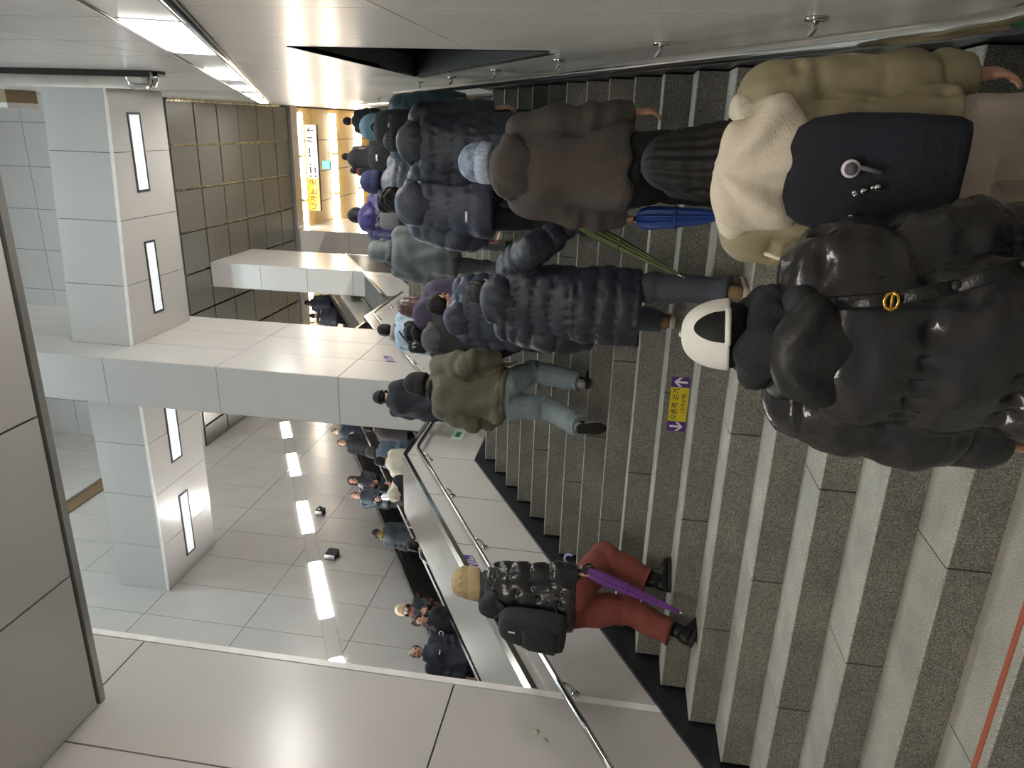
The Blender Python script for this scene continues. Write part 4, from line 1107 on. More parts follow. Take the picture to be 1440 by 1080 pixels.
        if brim:
            v, f = [], []
            for i, (r0, dz) in enumerate(((0.0, 0.0), (0.035, -0.002), (0.07, -0.010))):
                for k in range(13):
                    w = -1.0+2.0*k/12
                    v.append(P(math.sin(w)*(0.092+r0*0.25), -0.018+math.cos(w)*(0.112+r0*(1.0 if abs(w) < 0.9 else 0.4)), -0.012+dz-0.02*abs(math.sin(w))**2*i*0.5))
            for i in range(2):
                for k in range(12): f.append((i*13+k, i*13+k+1, (i+1)*13+k+1, (i+1)*13+k))
            b = s.child('brim', pydata('brim', v, f, True), m, o); md = b.modifiers.new('thick', 'SOLIDIFY'); md.thickness = 0.005
        if slot:
            v, f = [], []; cols = 25
            for i in range(cols):
                u = -1+2*i/(cols-1); w = math.pi+0.46*u; top = 0.50*math.sqrt(max(0, 1-u*u))
                for q in range(5):
                    a = top*q/4*math.pi/2; k_ = math.cos(a*0.985)**0.8
                    v.append(P((0.097*k_+0.003)*math.sin(w), -0.018+(0.117*k_+0.003)*math.cos(w), -0.016+0.129*math.sin(a)))
            for i in range(cols-1):
                for q in range(4): f.append((i*5+q, (i+1)*5+q, (i+1)*5+q+1, i*5+q+1))
            s.child('back_opening', pydata('back_opening', v, f, True), MATS['black_hair'], o)
            pts = [P(0.098*math.sin(w), -0.018+0.118*math.cos(w), -0.012) for w in np.linspace(math.pi-0.5, math.pi+0.5, 9)]
            st_ = tube('strap', [q-pts[4] for q in pts], 0.008, m, o, n=8); st_.location = Vector(st_.location)+Vector(tuple(pts[4]))
        return o
    def scarf(s, m, r=0.045, z=0.53, wr=1.0):
        g = Geo(); n = 16
        g.chain([s.T((0.088*math.cos(a), 0.088*math.sin(a), z+0.012*math.sin(2*a))) for a in np.linspace(0, 2*math.pi, n)], [r]*n)
        me = remesh(g, s.vox*0.7, 4, 'scarf'); co, no = get_co(me), get_no(me)
        set_co(me, co+no*(0.008*wr*wob(co, 30, s.seed+4)+0.004*wr*wob(co, 70, s.seed+7))[:, None])
        return s.child('scarf', me, m)
    def mask(s, m):
        c, R = s.headc, s.HR; g = Geo()
        g.ball(c+R@np.array([0, 0.062, -0.052]), (0.055, 0.046, 0.050), R, 16, 10)
        return s.child('face_mask', g.mesh('face_mask'), m)
    def backpack(s, m, label, w=0.15, d=0.075, h=0.22, zc=0.26, pocket=True, m2=None, yo=0.0, handle=True, roll=0.0, logo=None):
        """worn on the back: own thing with pack, pocket, straps, zips, handle"""
        t = s.thing('backpack', label, 'backpack')
        T = s.T; f = getattr(s, 'fl', 0.03)
        yb = -(0.135+f+d*0.85)+yo
        Q = lambda x, y, z: T((x*math.cos(roll)-z*math.sin(roll)*0, y, z))
        RX = s.R@roty(roll)
        C = T((0, yb, zc))
        g = Geo()
        g.loft([(C+RX@np.array([0, 0, z*h]), RX@np.array([w*a, 0, 0]), RX@np.array([0, d*b, 0])) for z, a, b in ((-1.0, 0.80, 0.55), (-0.97, 0.93, 0.85), (-0.85, 1.0, 1.0), (-0.3, 1.03, 1.06), (0.35, 1.0, 1.0), (0.75, 0.90, 0.86), (0.92, 0.74, 0.66), (1.0, 0.45, 0.35))], n=28, p=3.6)
        me = g.mesh('pack'); co, no = get_co(me), get_no(me); set_co(me, co+no*(0.004*wob(co, 16, s.seed+2))[:, None])
        new_obj('pack', me, m, t)
        if pocket:
            g = Geo(); PC = C+RX@np.array([0, -d*0.92, -h*0.30])
            g.loft([(PC+RX@np.array([0, 0, z*h*0.52]), RX@np.array([w*0.78*a, 0, 0]), RX@np.array([0, d*0.42*b, 0])) for z, a, b in ((-1, 0.85, 0.5), (-0.85, 1, 1), (0.6, 1, 0.95), (0.9, 0.92, 0.7), (1, 0.8, 0.4))], n=24, p=4)
            new_obj('pocket', g.mesh('pocket'), m2 or m, t)
            tube('zip', [C+RX@np.array([x*w*0.74, -d*1.0-0.004, h*0.30-0.02*abs(x)]) for x in np.linspace(-1, 1, 7)], 0.0035, M_DARK, t, n=6)
        if handle:
            tube('handle', [C+RX@np.array([x, d*0.3, h*0.93+0.055*math.sin(math.pi*(i/6))]) for i, x in enumerate(np.linspace(-0.05, 0.05, 7))], 0.009, m, t, n=8)
        for k in (-1, 1):
            pts = [C+RX@np.array([k*w*0.50, d*0.45, h*0.82]), T((k*0.095, -0.10-f, 0.45)), T((k*0.108, -0.02, 0.49+f*0.9)), T((k*0.112, 0.10+f, 0.42)), T((k*0.118, 0.135+f, 0.28)), T((k*0.14*s.w, 0.08, 0.10)), C+RX@np.array([k*w*0.8, d*0.5, -h*0.75])]
            g = Geo()
            for a, b in zip(pts[:-1], pts[1:]): g.cone(a, b, 0.026, 0.026, 8, flat=0.35, up=s.R@np.array([0, 1.0, 0.6])); g.ball(b, (0.024, 0.012, 0.012), None, 8, 6)
            new_obj('shoulder_strap', g.mesh('strap'), m, t)
        if logo:
            o = box('logo_patch', -logo[0]/2, logo[0]/2, -0.002, 0.002, -logo[1]/2, logo[1]/2, M_INKW, t)
            o.location = tuple(C+RX@np.array([logo[2], -d*1.05-0.004, logo[3]])); o.rotation_euler = (-s.lean, 0, 0)
        return t
    def patch(s, m, w, h, pos, parent, shape='bar', name='logo_patch'):
        g = Geo(); p = s.T(pos)
        if shape == 'bar': g.box(p, (w/2, 0.003, h/2), s.R)
        else:
            n = 18
            g.chain([p+s.R@np.array([w*math.cos(a), 0, w*math.sin(a)]) for a in np.linspace(0, 2*math.pi, n)], [h]*n)
        return s.child(name, g.mesh(name), m, parent)

def umbrella(label, p0, p1, m, handle_m, parent_matrix=None, r=0.032, handle='hook', open_=0.0, pleats=9):
    """folded umbrella from the grip p0 to the tip p1 (world)"""
    p0 = np.array(p0, float); p1 = np.array(p1, float); d = unit(p1-p0); L = np.linalg.norm(p1-p0)
    t = empty('umbrella', tuple(p0)); tag(t, label, 'umbrella')
    h = np.array([0, 0, 1.0]) if abs(d[2]) < 0.9 else np.array([0, 1.0, 0])
    a = unit(np.cross(d, h)); b = np.cross(a, d)
    n = pleats*6; rows = ((0.0, 0.35), (0.04, 0.8), (0.15, 1.0), (0.4, 0.9), (0.7, 0.62), (0.9, 0.32), (0.94, 0.2))
    v, f = [], []
    for q, k in rows:
        for i in range(n):
            w = 2*math.pi*i/n; rr = (r*k+open_*(1-q)*k)*(1+0.26*math.sin(pleats*w+q*2.5)); v.append(d*L*q+rr*(math.cos(w)*a+math.sin(w)*b))
    for j in range(len(rows)-1):
        for i in range(n): f.append((j*n+i, j*n+(i+1) % n, (j+1)*n+(i+1) % n, (j+1)*n+i))
    f += [tuple(range(n))[::-1], tuple(range((len(rows)-1)*n, len(rows)*n))]
    new_obj('canopy', pydata('canopy', v, f, True), m, t)
    tube('shaft', [-d*0.10, d*L*0.95], 0.005, M_STEEL_FINE, t, n=8)
    tube('tip', [d*L*0.93, d*L], [0.006, 0.003], M_STEEL_FINE, t, n=8)
    if handle == 'hook':
        pts = [-d*0.02, -d*0.12]+[-d*(0.12+0.035*math.sin(w))+a*0.035*(1-math.cos(w)) for w in np.linspace(0.4, math.pi*1.1, 7)]
        tube('handle', pts, 0.009, handle_m, t, n=8)
    else: tube('handle', [-d*0.11, -d*0.0], 0.013, handle_m, t, n=10)
    tube('strap', [d*L*0.42+a*r*1.2*math.cos(w)+b*r*1.2*math.sin(w) for w in np.linspace(0, 2*math.pi, 12)], 0.004, m, t, n=6)
    return t
def wp(p, v):
    """point in a person's frame -> world"""
    s = p.H/1.70; q = rotz(p.yaw)@(np.asarray(v, float)*s)
    return q+np.array(p.loc)
# ---- palette for clothes
HAIR = mat('black_hair', (0.07, 0.065, 0.065), 0.62, var=0.3, scale=30, stretch=(8, 8, 1), spec=0.3)
HAIRB = mat('brown_hair', (0.30, 0.20, 0.16), 0.4, var=0.3, scale=30, stretch=(8, 8, 1))
HAIRG = mat('greying_hair', (0.24, 0.23, 0.23), 0.5, var=0.4, scale=60)
DENIM = cloth('blue_grey_denim', (0.54, 0.60, 0.615), 0.85, scale=5, var=0.16)
GDENIM = cloth('dark_grey_denim', (0.25, 0.27, 0.30), 0.85, var=0.15)
BLKCLOTH = cloth('black_cloth', (0.10, 0.10, 0.115), 0.85)
GREYCLOTH = cloth('grey_cloth', (0.36, 0.36, 0.37), 0.85)
SHOEB = mat('black_shoe', (0.08, 0.08, 0.085), 0.45)
SHOEW = mat('white_sneaker', (0.75, 0.74, 0.72), 0.55)
SHOET = mat('tan_suede_shoe', (0.50, 0.42, 0.30), 0.8)
SOLEW = mat('pale_rubber_sole', (0.70, 0.67, 0.62), 0.7)
SOLED = mat('dark_rubber_sole', (0.13, 0.11, 0.10), 0.7)
GOLD = mat('gold_metal', (0.85, 0.68, 0.32), 0.25, 1.0)
FURG = mat('grey_fur', (0.30, 0.31, 0.32), 0.9, var=0.4, scale=60)
FURT = mat('tan_fur', (0.60, 0.52, 0.42), 0.9, var=0.4, scale=60)
WHITECLOTH = cloth('white_cotton', (0.86, 0.86, 0.83), 0.7, bump=0.06)
UP_L = dict(lf=(-0.10, 0.28, 0.171), rf=(0.10, -0.06, 0.03), rfp=0.35)
UP_R = dict(rf=(0.10, 0.28, 0.171), lf=(-0.10, -0.06, 0.03), lfp=0.35)
GR = 'people climbing the stairs'

# ---- the nearest walker: glossy black puffer, white cap, shoulder bag
p = Person('person in glossy black puffer jacket and white cap, nearest to the viewer', (-0.405, 1.74, Z_LOW), 0.03, 1.54, lean=0.06, voxel=0.011, seed=3, width=1.06, head=(0.10, 0.42), rf=(0.1, 0.22, 0.0), lf=(-0.1, -0.12, 0.02), lfp=0.3,
           lh=(-0.31, 0.10, 0.78), rh=(0.29, 0.14, 0.82), group=GR)
p.e.rotation_euler = (0, -0.045, 0.03)
SHB = nylon('glossy_black_nylon', (0.15, 0.15, 0.155), 0.23, bump=0.28, bscale=16)
p.trousers(BLKCLOTH); p.shoes(SHOEB, SOLED)
p.coat(SHB, hem=-0.16, fluff=0.058, quilt=0.026, period=0.225, arms_period=0.25, sleeve=1.12, crinkle=0.16, name='puffer_jacket')
p.hair(HAIR, 'under')
p.cap(WHITECLOTH, slot=True)
p.scarf(BLKCLOTH, r=0.062, z=0.565, wr=1.6)
p.hood_down(nylon('matte_black_nylon', (0.085, 0.085, 0.09), 0.55), 1.05, wr=1.6)
t = p.thing('shoulder_bag', 'black leather shoulder bag with gold buckles worn by the nearest walker', 'bag')
LEATHER = mat('black_leather', (0.07, 0.07, 0.075), 0.38, var=0.2, bump=0.2, bscale=90)
pts = [p.T(q) for q in ((0.075, 0.09, 0.52), (0.088, -0.02, 0.555), (0.125, -0.155, 0.43), (0.150, -0.225, 0.33), (0.185, -0.232, 0.20), (0.235, -0.220, 0.07), (0.285, -0.195, -0.07), (0.315, -0.16, -0.20))]
g = Geo()
for a, b in zip(pts[:-1], pts[1:]): g.cone(a, b, 0.017, 0.017, 8, flat=0.30, up=(0.3, -1.0, 0.3)); g.ball(b, (0.016, 0.008, 0.012), None, 8, 6)
new_obj('strap', g.mesh('strap'), LEATHER, t)
for (q, s_) in ((pts[3], 0.020), (pts[6]+np.array([-0.01, -0.01, 0.02]), 0.022)):
    q = np.asarray(q)+np.array([0, -0.012, 0])
    fr = [q+np.array([s_*math.cos(a), -0.004, s_*math.sin(a)*0.8]) for a in np.linspace(0, 2*math.pi, 9)]
    tube('buckle', fr, 0.004, GOLD, t, n=6)
    tube('buckle_prong', [q+np.array([-s_, -0.005, 0]), q+np.array([s_, -0.005, 0])], 0.003, GOLD, t, n=6)
g = Geo(); C = p.T((0.34, -0.10, -0.34))
g.loft([(C+np.array([0, 0, z]), (0.09*a, 0, 0), (0, 0.17*a, 0)) for z, a in ((-0.14, 0.8), (-0.12, 1.0), (0.08, 0.95), (0.13, 0.8))], n=20, p=4)
new_obj('pouch', g.mesh('pouch'), LEATHER, t)
for sx in (-0.04, 0.05): tube('handle', [C+np.array([sx, y, 0.12+0.16*math.sin(math.pi*(i/8))]) for i, y in enumerate(np.linspace(-0.11, 0.11, 9))], 0.009, LEATHER, t, n=8)

# ---- olive puffer with cream hood and navy backpack
p = Person('person in olive puffer with big cream hood and light beige trousers', (-0.09, 2.22, Z_LOW), -0.02, 1.655, lean=0.10, voxel=0.011, seed=8, width=1.06, head=(0.12, 0.40), group=GR, lf=(-0.11, 0.27, 0.171), rf=(0.11, -0.02, 0.0),
           rh=(0.27, 0.12, 0.74), lh=(-0.26, 0.12, 0.82), hands='lr', handvox=0.005, fingers=0.45, leg=1.2)
OLV = nylon('olive_nylon', (0.56, 0.525, 0.41), 0.55, bump=0.12)
p.trousers(cloth('beige_corduroy', (0.76, 0.71, 0.66), 0.85, var=0.08), r=(0.115, 0.105, 0.10), wide=0.02); p.shoes(SHOEW, SOLEW)
c = p.coat(OLV, hem=-0.06, fluff=0.055, quilt=0.020, period=0.19, arms_period=0.16, sleeve=1.05, name='puffer_jacket')
p.hair(HAIR, 'long', 0.16)
CREAM = cloth('cream_fleece', (0.84, 0.80, 0.72), 0.9, bump=0.22, bscale=160, var=0.07)
p.hood_down(CREAM, 1.30, wr=2.4, back=0.02, wide=1.05, drop=0.02)
g = Geo(); g.chain([p.T(q) for q in ((-0.235, -0.145, 0.40), (-0.265, -0.13, 0.30), (-0.275, -0.11, 0.20))], [0.006]*3); p.child('piping', g.mesh('piping'), CREAM, c)
NAVYPK = cloth('navy_canvas', (0.075, 0.085, 0.13), 0.85, var=0.2)
t = p.backpack(NAVYPK, 'dark navy backpack with silver keyrings on the olive puffer', w=0.150, d=0.07, h=0.205, zc=0.185, pocket=False)
C = p.T((0, -0.335, 0.20))
for (x, z, s_, nm) in ((0.02, 0.05, 0.022, 'round_badge'), (-0.035, 0.035, 0.0, 'charm'), (-0.105, 0.06, 0.0, 'charm')):
    if s_: tube(nm, [C+np.array([x, 0.0, z]), C+np.array([x, -0.006, z])], s_, M_INKW, t, n=20); tube('badge_face', [C+np.array([x, -0.006, z]), C+np.array([x, -0.009, z])], s_*0.72, GREYCLOTH, t, n=20); tube('tassel', [C+np.array([x+0.004, -0.006, z-0.02]), C+np.array([x-0.006, -0.01, z-0.07])], 0.006, GREYCLOTH, t, n=6)
    else:
        g = Geo(); rs = np.random.RandomState(int(abs(x)*1000))
        for i in range(6): g.ball(C+np.array([x+rs.uniform(-.014, .014), -0.006, z-0.010*i+rs.uniform(-.006, .006)]), rs.uniform(0.006, 0.010), None, 8, 6)
        new_obj(nm, g.mesh(nm), M_STEEL_FINE, t)
tube('cord_loop', [C+np.array([-0.13+0.012*math.cos(a), -0.0, -0.13+0.028*math.sin(a)]) for a in np.linspace(0, 6.28, 10)], 0.004, mat('orange_cord', (0.55, 0.30, 0.18), 0.7), t, n=6)

# ---- brown jacket
p = Person('person in dark brown hooded jacket and patterned cap near the right handrail', (-0.20, 3.78, zk(0)), -0.03, 1.72, lean=0.12, voxel=0.015, seed=12, width=0.98, head=(0.35, 0), group=GR, lf=(-0.12, 0.30, 0.171), rf=(0.12, -0.05, 0.0),
           rh=(0.26, 0.10, 0.86), lh=(-0.25, 0.14, 0.86))
BRN = cloth('dark_brown_cotton', (0.285, 0.255, 0.24), 0.8, var=0.08)
p.trousers(cloth('black_trousers', (0.085, 0.09, 0.11), 0.85), r=(0.10, 0.085, 0.08)); p.shoes(SHOEB, SOLED)
p.coat(BRN, hem=-0.10, fluff=0.045, name='jacket', wr=1.5, sleeve=1.05)
p.hair(HAIR, 'under')
p.beanie(mat('patterned_knit', (0.50, 0.55, 0.62), 0.85, var=0.5, scale=25), mat('pale_knit_band', (0.62, 0.66, 0.72), 0.85, var=0.25, scale=30))
p.hood_down(BRN, 1.12, wr=1.3)
umbrella('bright blue folded umbrella held beside the brown jacket', wp(p, p.hand[-1]+np.array([0, 0, -0.08])), wp(p, p.hand[-1]+np.array([0.05, -0.08, -0.55])), mat('blue_umbrella_cloth', (0.05, 0.22, 0.50), 0.5, var=0.2), M_RUBBER, handle='grip', r=0.05)

# ---- long navy puffer with green umbrella
p = Person('person in long navy quilted puffer striding with jeans and tan sneakers', (-0.98, 4.16, zk(1)), 0.04, 1.66, lean=0.24, voxel=0.014, seed=21, width=1.08, head=(0.62, 0.1), group=GR, rf=(0.17, -0.20, 0.0), lf=(-0.14, 0.34, 0.32), lfp=0.15,
           rh=(0.44, 0.03, 1.02), lh=(-0.26, 0.16, 0.86), fingers=1.5, handvox=0.006)
NVY = nylon('navy_nylon', (0.14, 0.155, 0.20), 0.5)
p.trousers(GDENIM, r=(0.10, 0.085, 0.075)); p.shoes(SHOET, SOLEW)
p.coat(NVY, hem=-0.36, fluff=0.05, quilt=0.020, period=0.105, sleeve=1.08, name='long_puffer', hemw=0.0)
p.hair(HAIR, 'short')
p.hood_down(NVY, 1.12, wr=1.2)
umbrella('dark green folded umbrella held low by the striding walker', (-0.49, 4.02, 0.26), (-0.72, 3.80, -0.33), mat('green_umbrella_cloth', (0.28, 0.33, 0.14), 0.5, var=0.25), M_RUBBER, handle='grip', r=0.030)

# ---- blue-grey puffer
p = Person('person in blue-grey quilted puffer with curly dark hair and white logo', (-0.60, 5.60, ground(5.60)), 0.0, 1.75, lean=0.12, voxel=0.017, seed=31, width=1.12, head=(0.15, 0), group=GR, rf=(0.10, 0.28, 0.171), lf=(-0.10, -0.06, 0.0),
           lh=(-0.29, 0.20, 0.90), rh=(0.27, 0.10, 0.82), fingers=1.2)
BGR = nylon('blue_grey_nylon', (0.265, 0.285, 0.345), 0.5)
p.trousers(BLKCLOTH); p.shoes(SHOEB, SOLED)
c = p.coat(BGR, hem=-0.14, fluff=0.055, quilt=0.016, period=0.135, sleeve=1.08, name='puffer_jacket')
p.hair(HAIR, 'curly'); p.hood_down(BGR, 1.25, wr=0.8, drop=0.01)
p.patch(M_INKW, 0.075, 0.018, (-0.06, -0.205, 0.005), c)

# ---- long black puffer by the right rail
p = Person('person in long charcoal quilted puffer walking by the right handrail', (-0.15, 5.44, ground(5.44)), 0.0, 1.68, lean=0.12, voxel=0.017, seed=37, width=1.05, head=(0.5, 0), group=GR, rf=(0.10, 0.28, 0.171), lf=(-0.10, -0.06, 0.0),
           rh=(0.26, 0.12, 0.80), lh=(-0.25, 0.12, 0.80))
CHR = nylon('charcoal_nylon', (0.205, 0.225, 0.26), 0.5)
p.trousers(BLKCLOTH); p.shoes(SHOEB, SOLED)
p.coat(CHR, hem=-0.36, fluff=0.055, quilt=0.018, period=0.14, sleeve=1.05, name='long_puffer'); p.hair(HAIR, 'short'); p.hood_down(CHR, 1.12)

# ---- teal jacket, black backpack
p = Person('person in teal hooded jacket by the right handrail', (-0.06, 6.30, ground(6.30)), 0.0, 1.78, lean=0.10, voxel=0.018, seed=41, width=1.0, head=(0.2, 0), group=GR, **UP_L)
TEAL = cloth('teal_cotton', (0.34, 0.48, 0.55), 0.75)
p.trousers(BLKCLOTH); p.shoes(SHOEB, SOLED); p.coat(nylon('dark_teal_nylon', (0.20, 0.29, 0.33), 0.55), hem=-0.12, fluff=0.055, quilt=0.012, period=0.14, name='jacket'); p.hood_up(TEAL)
p.backpack(BLKCLOTH, 'black backpack worn over the teal jacket', w=0.14, d=0.07, h=0.19, zc=0.36, logo=(0.03, 0.03, 0.02, 0.03))

# ---- grey coat with fur hood
p = Person('person in grey-green parka with dark fur-trimmed hood', (-1.20, 6.70, ground(6.70)), 0.0, 1.55, lean=0.12, voxel=0.018, seed=45, width=1.08, head=(0.2, 0), group=GR, **UP_R)
GRN = cloth('grey_green_parka', (0.36, 0.385, 0.385), 0.7, var=0.1)
p.trousers(GREYCLOTH); p.shoes(SHOEB, SOLED); p.coat(GRN, hem=-0.20, fluff=0.055, name='parka', wr=1.2, sleeve=1.08); p.hood_up(GRN, FURG, 1.05); p.scarf(FURG, 0.055, 0.50, 1.5)

# ---- grey puffer with navy hood
p = Person('person in grey ribbed puffer with navy knit cap among the crowd', (-0.54, 6.55, ground(6.55)), 0.0, 1.72, lean=0.10, voxel=0.02, seed=47, width=1.05, head=(0.1, 0), group=GR, **UP_R)
p.trousers(BLKCLOTH); p.shoes(SHOEB, SOLED); p.coat(nylon('mid_grey_nylon', (0.33, 0.345, 0.38), 0.5), hem=-0.12, fluff=0.05, quilt=0.012, period=0.075, name='puffer_jacket'); p.hair(HAIR, 'under'); p.beanie(cloth('navy_knit', (0.17, 0.20, 0.34), 0.9))
# ---- fur hood
p = Person('person in black coat with light tan fur hood in the crowd', (-0.40, 7.70, ground(7.70)), 0.0, 1.58, lean=0.08, voxel=0.02, seed=49, head=(0.1, 0), group=GR)
p.trousers(BLKCLOTH); p.shoes(SHOEB, SOLED); c = p.coat(BLKCLOTH, hem=-0.2, fluff=0.045, name='coat'); p.hood_up(BLKCLOTH, FURT)
p.patch(M_INKW, 0.07, 0.02, (0.03, -0.185, 0.36), c)
# ---- indigo puffer with grey rucksack
p = Person('person in indigo puffer jacket beside the far white pier', (-1.02, 7.90, zk(13)), 0.0, 1.70, lean=0.08, voxel=0.02, seed=51, width=1.05, head=(0.1, 0), group=GR)
p.trousers(BLKCLOTH); p.shoes(SHOEB, SOLED); p.coat(nylon('indigo_nylon', (0.24, 0.225, 0.44), 0.5), hem=-0.12, fluff=0.06, quilt=0.014, period=0.15, name='puffer_jacket'); p.hair(HAIR, 'short'); p.hood_down(nylon('indigo_nylon', (0, 0, 0)), 1.2)
p.backpack(GREYCLOTH, 'small grey rucksack with white drawstrings on the indigo puffer', w=0.10, d=0.05, h=0.12, zc=0.17, pocket=False)
# ---- purple jacket, long brown hair
p = Person('person with long brown hair in dark purple hooded jacket', (-1.46, 5.62, ground(5.62)), 0.0, 1.62, lean=0.10, voxel=0.017, seed=53, width=1.05, head=(0.1, 0.05), group=GR, **UP_L)
PRP = cloth('dark_purple_cotton', (0.285, 0.255, 0.345), 0.75, var=0.1)
p.trousers(BLKCLOTH); p.shoes(SHOEB, SOLED); p.coat(PRP, hem=-0.16, fluff=0.05, quilt=0.010, period=0.16, name='jacket'); p.hair(HAIRB, 'long', 0.17); p.hood_down(PRP, 1.15, back=0.01)
# ---- shorter person, navy puffer
p = Person('shorter person in navy quilted puffer behind the striding walker', (-1.30, 5.02, ground(5.02)), -0.25, 1.56, lean=0.12, voxel=0.016, seed=55, width=1.12, head=(0.15, -0.12), group=GR, rf=(0.1, 0.28, 0.19), lf=(-0.10, -0.06, 0.0))
NV2 = nylon('dark_navy_nylon', (0.195, 0.215, 0.285), 0.5)
p.trousers(BLKCLOTH); p.shoes(SHOEB, SOLED); p.coat(NV2, hem=-0.34, fluff=0.06, quilt=0.018, period=0.12, sleeve=1.1, name='long_puffer'); p.hair(HAIR, 'short'); p.scarf(BLKCLOTH, 0.045); p.hood_down(NV2, 1.1)
# ---- light blue quilted jacket
p = Person('person in pale blue diamond-quilted jacket on the landing', (-2.52, 8.55, zk(13)), 0.05, 1.62, lean=0.06, voxel=0.018, seed=57, width=1.05, head=(0.1, 0.3), group=GR)
LB = nylon('pale_blue_nylon', (0.62, 0.70, 0.76), 0.55)
p.trousers(BLKCLOTH); p.shoes(SHOEB, SOLED)
c = p.coat(LB, hem=-0.18, fluff=0.045, quilt=0.010, period=0.13, name='quilted_jacket'); p.hair(HAIR, 'short'); p.scarf(cloth('pale_grey_knit', (0.62, 0.60, 0.58), 0.9), 0.042)
t = p.thing('sling_bag', 'black sling bag with white print on the pale blue jacket', 'bag')
g = Geo(); C = p.T((-0.06, -0.225, 0.14)); g.loft([(C+np.array([0, 0, z]), (0.15*a, 0, 0), (0, 0.05*a, 0)) for z, a in ((-0.12, .8), (-0.10, 1), (0.08, 1), (0.11, .8))], n=20, p=4); new_obj('pouch', g.mesh('pouch'), BLKCLOTH, t)
tube('strap', [p.T(q) for q in ((-0.15, -0.20, 0.22), (0.0, -0.205, 0.36), (0.10, -0.08, 0.50), (0.10, 0.06, 0.48))], 0.012, BLKCLOTH, t, n=8)
for i in range(3): tube('white_print', [C+np.array([-0.08+0.05*i, -0.052, 0.05]), C+np.array([-0.05+0.05*i, -0.052, 0.0]), C+np.array([-0.06+0.05*i, -0.052, 0.055])], 0.004, M_INKW, t, n=6)
# ---- dark walker half hidden behind the olive jacket
p = Person('person in black clothes half hidden behind the olive jacket', (-1.62, 5.44, ground(5.44)), 0.0, 1.52, lean=0.12, voxel=0.018, seed=59, width=1.0, head=(0.3, 0), group=GR, rf=(0.12, -0.16, 0.02), lf=(-0.1, 0.28, 0.171), rfp=0.5)
p.trousers(BLKCLOTH); p.shoes(SHOEW, SOLEW); p.coat(cloth('charcoal_wool', (0.20, 0.20, 0.21), 0.85), hem=-0.12, fluff=0.045, name='jacket'); p.hair(HAIR, 'curly'); p.hood_down(GREYCLOTH, 1.0)
# ---- olive blouson and jeans
p = Person('person in olive-brown blouson and blue jeans in mid-step', (-1.98, 5.20, ground(5.22)), 0.02, 1.62, lean=0.13, voxel=0.014, seed=61, width=1.08, head=(0.22, 0.25), group=GR, rf=(0.10, 0.20, 0.171), lf=(-0.17, -0.10, 0.13), lfp=1.0,
           lh=(-0.27, 0.20, 0.92), rh=(0.33, 0.02, 0.90), hands='')
BLO = cloth('olive_brown_twill', (0.365, 0.345, 0.285), 0.8, var=0.08)
p.trousers(DENIM, r=(0.115, 0.10, 0.088), cuff=0.01); p.shoes(mat('grey_sneaker', (0.62, 0.60, 0.58), 0.6), SOLED)
c = p.coat(BLO, hem=-0.07, fluff=0.055, name='blouson', wr=1.6, sleeve=1.15, cuff=BLO)
g = Geo(); g.loft([(p.T((0, 0, z)), (a, 0, 0), p.R@np.array([0, b, 0])) for z, a, b in ((-0.115, 0.20, 0.155), (-0.10, 0.212, 0.165), (-0.055, 0.216, 0.168), (-0.045, 0.208, 0.162))], n=32); p.child('waistband', g.mesh('waistband'), cloth('khaki_rib', (0.44, 0.415, 0.34), 0.85), c)
p.hair(HAIR, 'under'); p.beanie(cloth('black_knit', (0.09, 0.085, 0.085), 0.9), tall=1.05); p.scarf(BLKCLOTH, 0.038)
# ---- black coat and cap near the parapet
p = Person('person in black knee coat and dark cap by the left parapet', (-3.30, 8.15, zk(13)), -0.12, 1.58, lean=0.08, voxel=0.018, seed=65, width=1.08, head=(0.05, 0.35), group=GR, lf=(-0.12, -0.18, 0.06), rf=(0.1, 0.22, 0.0), lfp=0.55,
           lh=(-0.26, 0.15, 0.82))
BKC = cloth('black_wool', (0.13, 0.14, 0.17), 0.85)
p.trousers(GREYCLOTH); p.shoes(SHOEB, SOLED); p.coat(BKC, hem=-0.30, fluff=0.05, name='coat', hemw=0.02, wr=1.3, sleeve=1.05); p.hair(HAIR, 'under'); p.cap(BLKCLOTH)
# ---- knit cap, glossy jacket, rust trousers, purple umbrella
p = Person('person in beige knit cap, glossy black jacket and rust-red wide trousers', (-3.02, 4.12, zk(1)), -0.30, 1.64, lean=0.08, voxel=0.012, seed=67, width=1.0, head=(0.05, 0.10), group=GR, rf=(0.07, 0.22, 0.171), lf=(-0.05, -0.10, 0.0), lfp=0.4,
           rh=(0.24, 0.12, 0.62), lh=(-0.25, 0.20, 0.92), fingers=1.4, handvox=0.006)
p.skin_m = M_SKIN
p.trousers(cloth('rust_red_cotton', (0.47, 0.235, 0.19), 0.85, var=0.12), r=(0.120, 0.112, 0.090), wide=0.0, cuff=0.10); p.shoes(SHOEB, SOLED, high=0.05)
p.coat(SHB, hem=-0.10, fluff=0.048, quilt=0.018, period=0.15, arms_period=0.13, crinkle=0.14, name='puffer_jacket', cuff=BLKCLOTH)
p.hair(HAIR, 'under'); p.beanie(cloth('beige_cable_knit', (0.70, 0.62, 0.47), 0.9, bump=0.35, bscale=140), cable=True, cuff_h=0.07)
p.hood_down(cloth('charcoal_fleece', (0.17, 0.18, 0.20), 0.85), 0.98); p.scarf(cloth('charcoal_fleece', (0, 0, 0)), 0.042)
for k in (1,):
    d = unit(p.hand[k]-p.elb[k]); p.child('glove', make_hand(p.hand[k]+d*0.012, d, (-k*0.9, 0.25, 0), k, 1.4, 0.006), mat('black_glove', (0.13, 0.13, 0.14), 0.7))
p.backpack(cloth('black_canvas', (0.135, 0.14, 0.15), 0.8, var=0.05), 'black square laptop backpack on the knit-capped walker', w=0.145, d=0.085, h=0.225, zc=0.15, logo=(0.012, 0.045, 0.05, 0.12))
